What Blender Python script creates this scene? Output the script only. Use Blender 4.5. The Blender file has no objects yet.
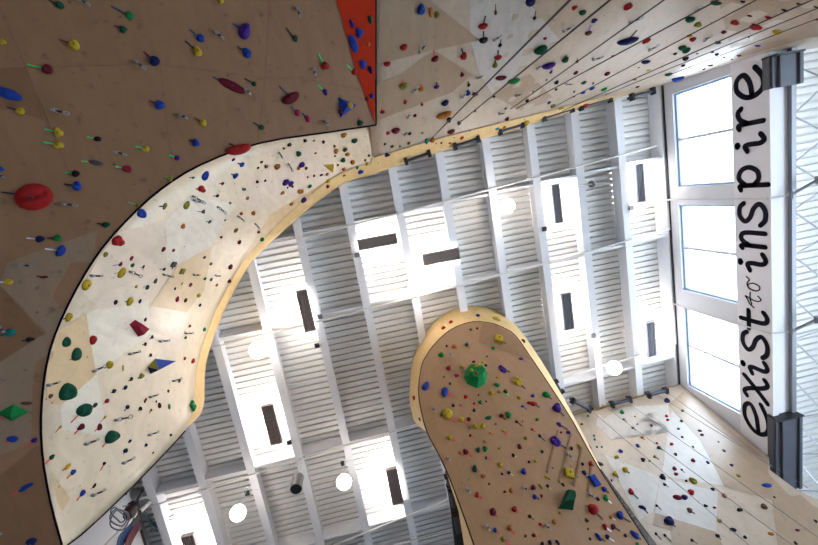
import bpy, bmesh, math, random
from mathutils import Vector, Matrix
from mathutils.bvhtree import BVHTree
random.seed(7)
PI = math.pi
col = bpy.context.scene.collection
sc = bpy.context.scene
V = Vector
EYE = 1.6                                    # camera height above the floor; everything below is built relative to the eye

# ------------------------------------------------------------------ camera
FPX, CX, CY = 412.0, 409.0, 272.5
_z = V((-56.0, -68.5, FPX)).normalized()     # straight up, seen from the camera
_b = V((381.0, 2127.5, FPX)); _b = (_b - _z * _b.dot(_z)).normalized()
_a = _b.cross(_z)
ROT = Matrix((_a, _b, _z))                   # image axes -> world axes
cam_d = bpy.data.cameras.new('camera'); cam = bpy.data.objects.new('camera', cam_d); col.objects.link(cam)
cam_d.sensor_width = 36.0; cam_d.lens = FPX / 818.0 * 36.0; cam_d.clip_start = .05; cam_d.clip_end = 200
cam.matrix_world = Matrix.Translation((0, 0, EYE)) @ (ROT @ Matrix(((1, 0, 0), (0, -1, 0), (0, 0, -1)))).to_4x4()
sc.camera = cam

# ------------------------------------------------------------------ light and exposure
sc.view_settings.view_transform = 'Standard'; sc.view_settings.look = 'None'
sc.view_settings.gamma = 1.0; sc.view_settings.use_curve_mapping = False
sc.view_settings.exposure = 0.15
world = bpy.data.worlds.new('overcast_sky'); sc.world = world; world.use_nodes = True
wb = world.node_tree.nodes['Background']; wb.inputs[0].default_value = (.77, .88, 1, 1); wb.inputs[1].default_value = 12.0

def area(name, loc, sx, sy, direction, watts, color=(1, 1, 1), spread=180):
    d = bpy.data.lights.new(name, 'AREA'); d.shape = 'RECTANGLE'; d.size = sx; d.size_y = sy; d.energy = watts
    d.color = color; d.spread = math.radians(spread)
    o = bpy.data.objects.new(name, d); col.objects.link(o); o.location = loc
    o.rotation_euler = V(direction).to_track_quat('-Z', 'Y').to_euler()
    return o
def portal(name, loc, sx, sy, direction):
    o = area(name, loc, sx, sy, direction, 1); o.data.cycles.is_portal = True
# the overcast sky enters through the clerestory and through an unseen aisle window added for light
portal('clerestory_portal', (8.35, 2.6, 8.85 + EYE), 1.7, 8.2, (-1, 0, 0))
portal('added_aisle_portal', (14.25, 3.0, 2.0 + EYE), 5.0, 9.0, (-1, 0, 0))

# ------------------------------------------------------------------ helpers
def ray(x, y): return ROT @ V((x - CX, y - CY, FPX))
def P(x, y, h):
    d = ray(x, y); return d * (h / d.z)
def atX(x, y, X):
    d = ray(x, y); return d * (X / d.x)
def pix(p):
    q = ROT.transposed() @ V(p); return CX + q.x / q.z * FPX, CY + q.y / q.z * FPX
def depth(p): return (ROT.transposed() @ V(p)).z

def obj(name, bm, m, parent=None, loc=None, smooth=False):
    me = bpy.data.meshes.new(name); bmesh.ops.recalc_face_normals(bm, faces=bm.faces[:]) if smooth != 'keep' else None
    if smooth is True:
        for f in bm.faces: f.smooth = True
    bm.to_mesh(me); bm.free()
    if loc is None:
        c = V((0, 0, 0))
        for v in me.vertices: c += v.co
        if len(me.vertices): c /= len(me.vertices)
        loc = c
    loc = V(loc)
    for v in me.vertices: v.co -= loc
    for mm in (m if isinstance(m, (list, tuple)) else [m]): me.materials.append(mm)
    o = bpy.data.objects.new(name, me); col.objects.link(o)
    o.location = loc
    if parent: o.parent = parent; o.location = loc - world_loc(parent)
    return o
def world_loc(o):
    l = V(o.location)
    while o.parent: o = o.parent; l = l + o.location
    return l
def empty(name, loc):
    o = bpy.data.objects.new(name, None); o.empty_display_size = .1; col.objects.link(o); o.location = loc; return o
def tag(o, label, cat, group=None, kind=None):
    o['label'] = label; o['category'] = cat
    if group: o['group'] = group
    if kind: o['kind'] = kind
    return o
def struct(name, bm, m, parent=None, **k):
    o = obj(name, bm, m, parent, **k)
    if not parent: o['kind'] = 'structure'
    return o
def box(bm, x0, x1, y0, y1, z0, z1):
    vs = [bm.verts.new(p) for p in ((x0,y0,z0),(x1,y0,z0),(x1,y1,z0),(x0,y1,z0),(x0,y0,z1),(x1,y0,z1),(x1,y1,z1),(x0,y1,z1))]
    for f in ((0,3,2,1),(4,5,6,7),(0,1,5,4),(1,2,6,5),(2,3,7,6),(3,0,4,7)): bm.faces.new([vs[i] for i in f])
    return vs
def frame_of(t, up=V((0, 0, 1))):
    t = V(t).normalized()
    s = t.cross(up)
    if s.length < 1e-3: s = t.cross(V((0, 1, 0)))
    s.normalize(); return s, t.cross(s).normalized()
def tube(bm, pts, r, n=8, closed=False, flat=1.0, up=V((0, 0, 1))):
    pts = [V(p) for p in pts]; rings = []
    for i, p in enumerate(pts):
        if closed: t = pts[(i + 1) % len(pts)] - pts[i - 1]
        else: t = pts[min(i + 1, len(pts) - 1)] - pts[max(i - 1, 0)]
        s, u = frame_of(t, up)
        rr = r[i] if isinstance(r, (list, tuple)) else r
        rings.append([bm.verts.new(p + (s * math.cos(a) + u * flat * math.sin(a)) * rr) for a in [2 * PI * k / n for k in range(n)]])
    m = len(rings)
    for i in range(m if closed else m - 1):
        A, B = rings[i], rings[(i + 1) % m]
        for k in range(n): bm.faces.new((A[k], A[(k + 1) % n], B[(k + 1) % n], B[k]))
    if not closed: bm.faces.new(rings[0][::-1]); bm.faces.new(rings[-1])
def lathe(bm, prof, n=20, M=Matrix()):
    rings = []
    for r, z in prof: rings.append([bm.verts.new(M @ V((r * math.cos(2*PI*k/n), r * math.sin(2*PI*k/n), z))) for k in range(n)])
    for A, B in zip(rings, rings[1:]):
        for k in range(n): bm.faces.new((A[k], A[(k+1) % n], B[(k+1) % n], B[k]))
    bm.faces.new(rings[0][::-1]); bm.faces.new(rings[-1])
def beam_box(bm, p, q, w, h, up=V((0, 0, 1))):
    p, q = V(p), V(q); s, u = frame_of(q - p, up)
    vs = [bm.verts.new(e + s * (a * w / 2) + u * (b * h / 2)) for e in (p, q) for a, b in ((-1,-1),(1,-1),(1,1),(-1,1))]
    for f in ((0,1,2,3),(7,6,5,4),(0,4,5,1),(1,5,6,2),(2,6,7,3),(3,7,4,0)): bm.faces.new([vs[i] for i in f])

# ------------------------------------------------------------------ materials
def mat(name, color, rough=.6, metal=0, spec=.5, coat=0, noise=0, nscale=8, bump=0, bscale=40):
    m = bpy.data.materials.new(name); m.use_nodes = True; nt = m.node_tree; N = nt.nodes; L = nt.links
    b = N['Principled BSDF']; b.inputs['Base Color'].default_value = (*color, 1)
    b.inputs['Roughness'].default_value = rough; b.inputs['Metallic'].default_value = metal
    b.inputs['Specular IOR Level'].default_value = spec; b.inputs['Coat Weight'].default_value = coat
    tc = N.new('ShaderNodeTexCoord')
    if noise:
        t = N.new('ShaderNodeTexNoise'); t.inputs['Scale'].default_value = nscale; t.inputs['Detail'].default_value = 4
        L.new(tc.outputs['Object'], t.inputs['Vector'])
        r = N.new('ShaderNodeMapRange'); r.inputs[3].default_value = 1 - noise; r.inputs[4].default_value = 1 + noise
        L.new(t.outputs['Fac'], r.inputs[0])
        mx = N.new('ShaderNodeVectorMath'); mx.operation = 'SCALE'; mx.inputs[0].default_value = color
        L.new(r.outputs[0], mx.inputs['Scale']); L.new(mx.outputs[0], b.inputs['Base Color'])
    if bump:
        t = N.new('ShaderNodeTexNoise'); t.inputs['Scale'].default_value = bscale
        L.new(tc.outputs['Object'], t.inputs['Vector'])
        bp = N.new('ShaderNodeBump'); bp.inputs['Strength'].default_value = bump; bp.inputs['Distance'].default_value = .02
        L.new(t.outputs['Fac'], bp.inputs['Height']); L.new(bp.outputs[0], b.inputs['Normal'])
    return m
def emis(name, color, s):
    m = bpy.data.materials.new(name); m.use_nodes = True
    b = m.node_tree.nodes['Principled BSDF']; b.inputs['Base Color'].default_value = (*color, 1)
    b.inputs['Emission Color'].default_value = (*color, 1); b.inputs['Emission Strength'].default_value = s; return m
def ply(name, color, rough=.40, coat=.5, scuff=.25):
    """varnished birch ply: long grain, cloudy figure, t-nut specks and chalk scuffs"""
    m = bpy.data.materials.new(name); m.use_nodes = True; nt = m.node_tree; N = nt.nodes; L = nt.links
    b = N['Principled BSDF']; b.inputs['Roughness'].default_value = rough
    b.inputs['Coat Weight'].default_value = coat; b.inputs['Coat Roughness'].default_value = .33
    geo = N.new('ShaderNodeNewGeometry')
    mp = N.new('ShaderNodeMapping'); mp.inputs['Scale'].default_value = (2.2, .7, 1.1); mp.inputs['Rotation'].default_value = (.2, .3, .6)
    L.new(geo.outputs['Position'], mp.inputs['Vector'])
    n1 = N.new('ShaderNodeTexNoise'); n1.inputs['Scale'].default_value = 2.4; n1.inputs['Detail'].default_value = 6; n1.inputs['Distortion'].default_value = 1.2
    L.new(mp.outputs[0], n1.inputs['Vector'])
    r1 = N.new('ShaderNodeMapRange'); r1.inputs[1].default_value = .3; r1.inputs[2].default_value = .7; r1.inputs[3].default_value = .9; r1.inputs[4].default_value = 1.06
    L.new(n1.outputs['Fac'], r1.inputs[0])
    n2 = N.new('ShaderNodeTexNoise'); n2.inputs['Scale'].default_value = 9; n2.inputs['Detail'].default_value = 3
    L.new(geo.outputs['Position'], n2.inputs['Vector'])
    r2 = N.new('ShaderNodeMapRange'); r2.inputs[1].default_value = .62; r2.inputs[2].default_value = .78; r2.inputs[3].default_value = 1; r2.inputs[4].default_value = 1 - scuff
    L.new(n2.outputs['Fac'], r2.inputs[0])
    vo = N.new('ShaderNodeTexVoronoi'); vo.inputs['Scale'].default_value = 3.2
    L.new(geo.outputs['Position'], vo.inputs['Vector'])
    r3 = N.new('ShaderNodeMapRange'); r3.inputs[1].default_value = .035; r3.inputs[2].default_value = .06; r3.inputs[3].default_value = .45; r3.inputs[4].default_value = 1
    L.new(vo.outputs['Distance'], r3.inputs[0])
    m1 = N.new('ShaderNodeMath'); m1.operation = 'MULTIPLY'; L.new(r1.outputs[0], m1.inputs[0]); L.new(r2.outputs[0], m1.inputs[1])
    m2 = N.new('ShaderNodeMath'); m2.operation = 'MULTIPLY'; L.new(m1.outputs[0], m2.inputs[0]); L.new(r3.outputs[0], m2.inputs[1])
    s = N.new('ShaderNodeVectorMath'); s.operation = 'SCALE'; s.inputs[0].default_value = color
    L.new(m2.outputs[0], s.inputs['Scale']); L.new(s.outputs[0], b.inputs['Base Color'])
    return m
M = dict(
    white=mat('white_paint', (.80, .80, .83), .5, noise=.03), deck=mat('white_deck', (.88, .855, .82), .45, noise=.02),
    wall=mat('wall_white', (.72, .72, .74), .7, noise=.03), stripw=mat('sign_wall_paint', (.86, .84, .89), .6),
    soffit=mat('soffit_paint', (.88, .84, .85), .6), steel=mat('grey_steel', (.24, .24, .26), .45, metal=.3),
    frame=mat('window_frame_paint', (.70, .71, .76), .4), fblue=mat('window_gasket_blue', (.30, .42, .58), .4),
    ply=ply('birch_ply', (.72, .575, .40)), plyD=ply('birch_ply_pale', (.45, .35, .26)), plyC2=ply('birch_ply_tan', (.34, .235, .15)), plyGlare=ply('birch_ply_glare', (.50, .455, .41)), plyA=ply('birch_ply_overhang', (.27, .138, .062), .5, .1, scuff=.4),  # the silvery ply tone has bluish window glare painted into its colour
    ply2=ply('birch_ply_rosy', (.70, .56, .43)), ply3=ply('birch_ply_cool', (.73, .64, .51)), ply4=ply('birch_ply_honey', (.64, .45, .25)),
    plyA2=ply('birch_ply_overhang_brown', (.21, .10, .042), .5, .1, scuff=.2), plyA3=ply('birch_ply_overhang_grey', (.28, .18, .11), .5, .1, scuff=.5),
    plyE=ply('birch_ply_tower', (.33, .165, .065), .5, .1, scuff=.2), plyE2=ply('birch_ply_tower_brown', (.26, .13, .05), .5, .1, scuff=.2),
    raw=ply('raw_ply_edge', (.68, .46, .20), .6, 0), red=mat('red_panel_paint', (.40, .024, .004), .8, spec=.15, noise=.1),
    edge=mat('dark_edge_strip', (.006, .004, .010), .9, spec=.05), groove=mat('groove_brown', (.22, .10, .03), .7),
    louv=mat('louvre_brown', (.36, .29, .27), .5, metal=.2), louv2=mat('louvre_grey', (.45, .42, .45), .4, metal=.4),
    black=mat('black_plastic', (.012, .012, .014), .5), dark=mat('dark_metal', (.03, .033, .045), .4, metal=.5),
    bar=mat('bar_slate', (.055, .062, .09), .45, metal=.3), pad=mat('grey_pad_vinyl', (.09, .095, .115), .55, noise=.08),
    ink=mat('navy_lettering', (.010, .010, .018), .9, spec=.1), floor=mat('floor_mat', (.42, .40, .40), .8, noise=.1),
    rope=mat('dark_rope', (.035, .035, .045), .8), ropeg=mat('grey_rope', (.20, .20, .23), .8),
    conduit=mat('white_conduit', (.78, .75, .72), .4), draw=mat('carabiner_grey', (.30, .30, .32), .4, metal=.5), alu=mat('aluminium', (.62, .63, .66), .3, metal=.8),
    globe=emis('lit_globe', (1, .91, .82), 22), lens=emis('lit_tube', (1, .98, .95), 4),
    teal=mat('teal_cable', (.16, .27, .30), .6), web_b=mat('webbing_blue', (.01, .05, .16), .7), web_r=mat('webbing_red', (.10, .012, .02), .7),
    dred=mat('device_dark_red', (.035, .006, .008), .4))
g = bpy.data.materials.new('clear_glass'); g.use_nodes = True
_n = g.node_tree.nodes; _n.clear(); _o = _n.new('ShaderNodeOutputMaterial'); _t = _n.new('ShaderNodeBsdfTransparent'); _g = _n.new('ShaderNodeBsdfGlossy'); _m = _n.new('ShaderNodeMixShader')
_t.inputs[0].default_value = (.93, .97, 1, 1); _g.inputs['Roughness'].default_value = .05; _m.inputs[0].default_value = .05
g.node_tree.links.new(_t.outputs[0], _m.inputs[1]); g.node_tree.links.new(_g.outputs[0], _m.inputs[2]); g.node_tree.links.new(_m.outputs[0], _o.inputs[0])
M['glass'] = g

# ------------------------------------------------------------------ setting: floor, outer walls, roof deck
ZD = 10.42                                    # underside of the roof deck above the eye
def quad_struct(name, pts, m):
    bm = bmesh.new(); bm.faces.new([bm.verts.new(p) for p in pts]); o = struct(name, bm, m, smooth='keep'); return o
def slab(name, x0, x1, y0, y1, z0, z1, m):
    bm = bmesh.new(); box(bm, x0, x1, y0, y1, z0, z1); return struct(name, bm, m)
slab('floor', -7.4, 14.4, -7.4, 14.4, -EYE - .2, -EYE, M['floor'])
slab('wall_left', -7.3, -7.0, -7.4, 14.4, -EYE, 10.8, M['wall'])
slab('wall_back', -7.0, 14.4, -7.4, -7.1, -EYE, 10.8, M['wall'])
slab('wall_front', -7.0, 14.4, 14.1, 14.4, -EYE, 10.8, M['wall'])
slab('wall_right', 14.1, 14.4, -7.1, -1.6, -EYE, 8.4, M['wall'])
slab('wall_right_end', 14.1, 14.4, 7.6, 14.1, -EYE, 8.4, M['wall'])
slab('wall_right_sill', 14.1, 14.4, -1.6, 7.6, -EYE, -.4, M['wall'])
slab('wall_right_head', 14.1, 14.4, -1.6, 7.6, 4.4, 8.4, M['wall'])

def deck(name, x0, x1, y0, y1, z, pitch=.16, d=.085, m=None):
    bm = bmesh.new(); n = int((y1 - y0) / pitch); prof = []
    for i in range(n):
        y = y0 + i * pitch
        prof += [(y, z), (y + pitch * .66, z), (y + pitch * .72, z + d), (y + pitch * .95, z + d)]
    rows = [[bm.verts.new((x, y, zz)) for y, zz in prof] for x in (x0, x1)]
    top = [[bm.verts.new((x, y, z + d + .06)) for y in (y0, prof[-1][0])] for x in (x0, x1)]
    for i in range(len(prof) - 1): bm.faces.new((rows[0][i], rows[1][i], rows[1][i + 1], rows[0][i + 1]))
    bm.faces.new((top[0][0], top[0][1], top[1][1], top[1][0]))
    return struct(name, bm, m, smooth='keep')
deck('ceiling', -7.0, 8.3, -7.1, 14.1, ZD, m=M['deck'])
deck('ceiling_aisle', 8.3, 14.4, -7.1, 14.1, 7.92, m=M['deck'])

# deep white joists running the length of the hall, cross beams between them
JX = [6.90, 5.74, 4.58, 3.42, 2.25, 1.07, -.15, -1.38, -2.62, -3.86, -5.08, -6.30]
NMX = {0: 'nearest the window wall', 1: 'second from the window wall', 2: 'third from the window wall', 3: 'fourth from the window wall',
       4: 'meeting the tower top on its right', 5: 'meeting the tower top at the middle', 6: 'just left of the tower', 7: 'second left of the tower',
       8: 'third left of the tower', 9: 'running right of the dark red block wall', 10: 'coming out from behind the left wall edge', 11: 'at the far lower left by the cable bundle'}
for i, x in enumerate(JX):
    bm = bmesh.new(); y0, y1 = -7.1, 14.1
    box(bm, x - .035, x + .035, y0, y1, 10.0, ZD); 
    o = obj('roof_joist', bm, M['white']); tag(o, 'deep white roof joist ' + NMX[i], 'joist', 'white roof joists')
    b2 = bmesh.new(); box(b2, x - .10, x + .10, y0, y1, 9.975, 10.0); obj('flange', b2, M['white'], o)
CY_ = [(.45, -1, 12), (2.62, -1, 12), (6.12, -1, 12), (8.75, -1, 12), (-3, 0, 0)]
NMC = ['below the top plywood wall, level with the two crosswise louvres', 'passing just above the round tower', 'crossing left of the tower at mid height', 'crossing lowest in the ceiling at the bottom edge']
for k, y in enumerate([.45, 2.50, 6.00, 8.60]):
    t = empty('cross_beam', V((0, y, 10.2))); tag(t, 'white cross beam ' + NMC[k], 'beam', 'cross beams between the joists')
    xs = [8.1] + JX + [-7.0]
    for a, b in zip(xs, xs[1:]):
        dy = -(a + b) / 2 * .030                # the beams run very slightly askew
        bm = bmesh.new(); box(bm, b + .036, a - .036, y + dy - .03, y + dy + .03, 10.03, ZD - .002); obj('beam_segment', bm, M['white'], t)

# clerestory window wall at X = 8.1
XW = 8.1
def win_rect(a, b, c, d):  # pixel corners -> Y range at the window plane
    return a
def yz(x, y):
    p = atX(x, y, XW); return p.y, p.z
pan = [(yz(673, 94)[0], yz(678.5, 187)[0]), (yz(677.8, 205)[0], yz(683, 290)[0]), (yz(683, 307.6)[0], yz(689, 386.5)[0])]
ZG0, ZG1 = 8.07, 9.66
def wbox(name, y0, y1, z0, z1, m=M['frame'], x0=XW, x1=XW + .22):
    bm = bmesh.new(); box(bm, x0, x1, y0, y1, z0, z1); return bm
bm = bmesh.new()
box(bm, XW, XW + .22, -7.1, 14.1, 7.30, ZG0)                                   # painted band with the lettering
wr = struct('wall_right_clerestory', bm, M['stripw'])
bm = bmesh.new()
box(bm, XW, XW + .22, -7.1, 14.1, ZG1, ZD)
ys = [-7.1] + [v for p in pan for v in p] + [14.1]
for a, b in zip(ys[::2], ys[1::2]): box(bm, XW, XW + .22, a, b, ZG0, ZG1)
struct('wall_right_window_surround', bm, M['frame'])
bm = bmesh.new(); box(bm, XW + .22, 8.62, -7.1, 14.1, 7.30, 7.92); struct('trim_1', bm, M['soffit'])
bm = bmesh.new(); box(bm, XW - .005, XW + .13, -7.1, 14.1, 7.262, 7.298); struct('trim_2', bm, M['soffit'])
bm = bmesh.new(); box(bm, 8.52, 8.62, -7.1, 14.1, 7.22, 7.298); struct('trim_3', bm, M['steel'])
bm = bmesh.new(); box(bm, XW - .06, XW - .003, -7.1, 14.1, 9.97, ZD); struct('trim_4', bm, M['white'])
bm = bmesh.new(); box(bm, XW - .030, XW - .003, -7.1, 14.1, 9.92, 9.965); struct('trim_5', bm, M['black'])
for k, (a, b) in enumerate(pan):
    fr = bmesh.new(); e = .05
    for args in ((a, b, ZG0, ZG0 + e), (a, b, ZG1 - e, ZG1), (a, a + e, ZG0 + e, ZG1 - e), (b - e, b, ZG0 + e, ZG1 - e)):
        box(fr, XW + .06, XW + .12, *args)
    w = struct('window_%d' % (k + 1), fr, M['fblue'])
    bm = bmesh.new(); box(bm, XW + .075, XW + .085, a + e, b - e, ZG0 + e, ZG1 - e); obj('glass_pane', bm, M['glass'], w)
    mid = (yz(678.5, 140)[0], yz(682, 248)[0], yz(687, 346)[0])[k]
    bm = bmesh.new(); box(bm, XW + .05, XW + .12, mid - .035, mid + .035, ZG0 + e, ZG1 - e); obj('glazing_bar', bm, M['frame'], w)
fr = bmesh.new()  # unseen aisle window, added to light the hall by floor bounce
for y in (-1.6, 0.7, 3.0, 5.3, 7.54): box(fr, 14.15, 14.3, y, y + .06, -.4, 4.4)
w = struct('window_4', fr, M['frame'])
bm = bmesh.new(); box(bm, 14.2, 14.21, -1.54, 7.54, -.4, 4.4); obj('glass_pane', bm, M['glass'], w)

# open web joist under the aisle roof
t = empty('open_web_joist', V((9.3, 2.5, 7.5))); tag(t, 'thin grey open web steel joist with zigzag bars right of the window beam', 'joist')
for zz, nm in ((7.86, 'top_chord'), (7.16, 'bottom_chord')):
    bm = bmesh.new(); box(bm, 9.28, 9.34, -1.3, 9, zz, zz + .06); obj(nm, bm, M['alu'], t)
y = -1.2; k = 0
while y < 8.6:
    bm = bmesh.new(); z0, z1 = (7.19, 7.88) if k % 2 else (7.88, 7.19)
    tube(bm, [(9.31, y, z0), (9.31, y + .5, z1)], .016, 6); obj('web_bar', bm, M['alu'], t); y += .5; k += 1
t = empty('open_web_joist', V((10.75, 2.5, 7.5))); tag(t, 'second open web joist at the very right edge of the aisle roof', 'joist')
for zz, nm in ((7.86, 'top_chord'), (7.16, 'bottom_chord')):
    bm = bmesh.new(); box(bm, 10.5, 10.56, -1.3, 9, zz, zz + .06); obj(nm, bm, M['alu'], t)
for k in range(18):
    bm = bmesh.new(); z0, z1 = (7.19, 7.88) if k % 2 else (7.88, 7.19)
    tube(bm, [(10.53, -1.2 + k * .5, z0), (10.53, -.7 + k * .5, z1)], .016, 6); obj('web_bar', bm, M['alu'], t)

# grey wrapped beam ends
for (a, b, lab) in ((yz(768, 414)[0], 7.95, 'dark grey padded casing around the beam end at the lower right'),
                    (-1.30, yz(760, 92)[0], 'dark grey padded casing around the beam end at the upper right')):
    bm = bmesh.new()
    box(bm, XW - .05, XW + .02, a, b, 7.22, 7.36); box(bm, XW + .09, 8.56, a, b, 7.14, 7.22); box(bm, XW - .02, XW + .09, a + .01, b - .01, 7.19, 7.26)
    box(bm, 8.56, 8.63, a, b, 7.10, 7.36)
    o = obj('beam_casing', bm, M['pad']); tag(o, lab, 'casing', 'padded beam casings')
    bm = bmesh.new(); box(bm, XW - .052, 8.635, a - .012, a + .02, 7.07, 7.37); obj('casing_rim', bm, M['black'], o)

# ------------------------------------------------------------------ lettering on the clerestory wall: exist to inspire
def spline(pts, n=6):
    out = []
    P_ = [V((a, b)) for a, b in pts]; P_ = [P_[0]] + P_ + [P_[-1]]
    for i in range(1, len(P_) - 2):
        p0, p1, p2, p3 = P_[i-1:i+3]
        for k in range(n):
            t = k / n
            out.append(.5 * ((2*p1) + (p2 - p0)*t + (2*p0 - 5*p1 + 4*p2 - p3)*t*t + (3*p1 - p0 - 3*p2 + p3)*t**3))
    out.append(P_[-2]); return out
GL = {  # strokes in a unit box, u to the right, v up
 'e': [[(.10,.42),(.55,.50),(.85,.72),(.72,.97),(.38,.98),(.10,.70),(.05,.35),(.25,.04),(.62,.04),(1.0,.30)]],
 'x': [[(.06,.86),(.20,.98),(.38,.80),(.62,.22),(.80,.02),(.98,.14)], [(.86,.98),(.50,.50),(.10,.02)]],
 'i': [[(.15,.62),(.42,.72),(.50,.55),(.50,.15),(.68,.02),(.95,.14)], [(.46,1.0),(.54,1.0)]],
 's': [[(.92,.80),(.75,.97),(.40,.98),(.18,.78),(.35,.58),(.70,.44),(.88,.22),(.62,.02),(.25,.03),(.04,.20)]],
 't': [[(.45,1.05),(.45,.35),(.52,.06),(.74,.0),(.98,.14)], [(.05,.72),(.92,.72)]],
 'n': [[(.05,.90),(.16,.96),(.20,.80),(.20,.02)], [(.20,.60),(.45,.92),(.72,.92),(.82,.70),(.82,.02)]],
 'p': [[(.04,.90),(.18,.96),(.22,.80),(.22,.0),(.22,-.12)], [(.22,.72),(.50,.98),(.82,.88),(.92,.58),(.75,.28),(.45,.24),(.22,.42)]],
 'r': [[(.06,.90),(.20,.96),(.26,.80),(.26,.02)], [(.26,.58),(.48,.88),(.78,.96),(.95,.82)]],
}
def ribbon(bm, pts, w, x0, x1):
    rows = []
    for i, p in enumerate(pts):
        t = pts[min(i+1, len(pts)-1)] - pts[max(i-1, 0)]
        t = t.normalized() if t.length > 1e-6 else V((1, 0)); nn = V((-t.y, t.x)) * (w / 2)
        rows.append((p + nn, p - nn))
    R3 = [[bm.verts.new((X, q.x, q.y)) for X in (x0, x1) for q in r] for r in rows]
    for A, B in zip(R3, R3[1:]):
        bm.faces.new((A[0], B[0], B[1], A[1])); bm.faces.new((A[2], A[3], B[3], B[2]))
        bm.faces.new((A[0], A[2], B[2], B[0])); bm.faces.new((A[1], B[1], B[3], A[3]))
    bm.faces.new((R3[0][0], R3[0][1], R3[0][3], R3[0][2])); bm.faces.new((R3[-1][0], R3[-1][2], R3[-1][3], R3[-1][1]))
    for p in (pts[0], pts[-1]):   # round ends
        c = [bm.verts.new((x0, p.x + w/2*math.cos(a), p.y + w/2*math.sin(a))) for a in [2*PI*k/10 for k in range(10)]]; bm.faces.new(c)
SIGN = empty('wall_lettering', V((XW, 2.6, 7.6))); tag(SIGN, 'black hand-drawn lettering reading exist to inspire on the wall below the windows', 'lettering')
ZB, ZT = 7.37, 7.95
def letter(ch, y0px, y1px, z0=ZB, z1=ZT, w=.10):
    ya = atX(752, y0px, XW).y; yb = atX(752, y1px, XW).y                 # ya is the reading start (lower in the photo)
    bm = bmesh.new()
    for st in GL[ch]:
        sp = spline(st)
        ribbon(bm, [V((ya + (yb - ya) * p.x, z0 + (z1 - z0) * p.y)) for p in sp], w * (1.25 if len(st) == 2 and ch == 'i' else 1), XW - .012, XW - .002)
    obj('letter_' + ch, bm, M['ink'], SIGN)
for ch, a, b in (('e', 431, 400), ('x', 399, 374), ('i', 376, 357), ('s', 355, 331), ('t', 330, 309),
                 ('i', 274, 252), ('n', 250, 229), ('s', 226, 201), ('p', 191, 165), ('i', 154, 134), ('r', 129, 105), ('e', 98, 68)):
    letter(ch, a, b)
def yy(p): return atX(752, p, XW).y
def small(ch, strokes, a, b):
    bm = bmesh.new()
    for st in strokes:
        ribbon(bm, [V((yy(a) + (yy(b) - yy(a)) * p.x, 7.50 + .34 * p.y)) for p in spline(st)], .022, XW - .012, XW - .002)
    obj('letter_' + ch, bm, M['ink'], SIGN)
small('t', [[(-.35,.45),(-.1,.75),(.25,.9),(.5,1.05),(.3,.6),(.25,.2),(.45,.0),(.7,.2)], [(-.1,.62),(.35,.72),(.9,.70)]], 303, 291)
small('o', [[(.1,.3),(.2,.75),(.6,.85),(.9,.5),(.7,.1),(.3,.1),(.1,.4),(.3,.8),(.8,.9),(1.2,.75),(1.5,.95)]], 291, 282)

# ------------------------------------------------------------------ ceiling louvre boxes (indirect lights), lit from their top side
def uplight(x0, x1, y0, y1, lab, grey=False, z=9.80, watts=60):
    t = empty('louvred_uplight', V(((x0+x1)/2, (y0+y1)/2, z))); tag(t, lab, 'ceiling light', 'louvred ceiling lights')
    m = M['louv2'] if grey else M['louv']
    along_y = (y1 - y0) > (x1 - x0)
    bm = bmesh.new(); w = .02
    box(bm, x0, x1, y0, y0+w, z, z+.13); box(bm, x0, x1, y1-w, y1, z, z+.13); box(bm, x0, x0+w, y0+w, y1-w, z, z+.13); box(bm, x1-w, x1, y0+w, y1-w, z, z+.13)
    obj('housing', bm, m, t)
    bm = bmesh.new(); box(bm, x0+w, x1-w, y0+w, y1-w, z+.07, z+.10); refl = obj('reflector', bm, m, t)
    for f in (.12, .88):
        cx, cy = ((x0+x1)/2, y0+(y1-y0)*f) if along_y else (x0+(x1-x0)*f, (y0+y1)/2)
        bm = bmesh.new(); tube(bm, [(cx, cy, z+.10), (cx+.001, cy, ZD)], .008, 6); obj('hanger_rod', bm, M['conduit'], t)
    bm = bmesh.new(); n = 5
    for k in range(n):
        if along_y: c = x0 + (x1-x0)*(k+.75)/(n+.5); box(bm, c-.008, c+.008, y0+w, y1-w, z+.012, z+.068)
        else: c = y0 + (y1-y0)*(k+.75)/(n+.5); box(bm, x0+w, x1-w, c-.008, c+.008, z+.012, z+.068)
    obj('louvre_blades', bm, M['steel'] if grey else m, t)
    bm = bmesh.new()
    if along_y: box(bm, (x0+x1)/2-.03, (x0+x1)/2+.03, y0+.06, y1-.06, z+.102, z+.125)
    else: box(bm, x0+.06, x1-.06, (y0+y1)/2-.03, (y0+y1)/2+.03, z+.102, z+.125)
    obj('tube_lamp', bm, M['lens'], refl)
    l = area('uplight_glow', ((x0+x1)/2, (y0+y1)/2, z+.14), (x1-x0)*.9, (y1-y0)*.9, (0, 0, 1), watts, (1, .97, .95)); l.parent = t; l.location = (0, 0, .14)
UW = 48
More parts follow.
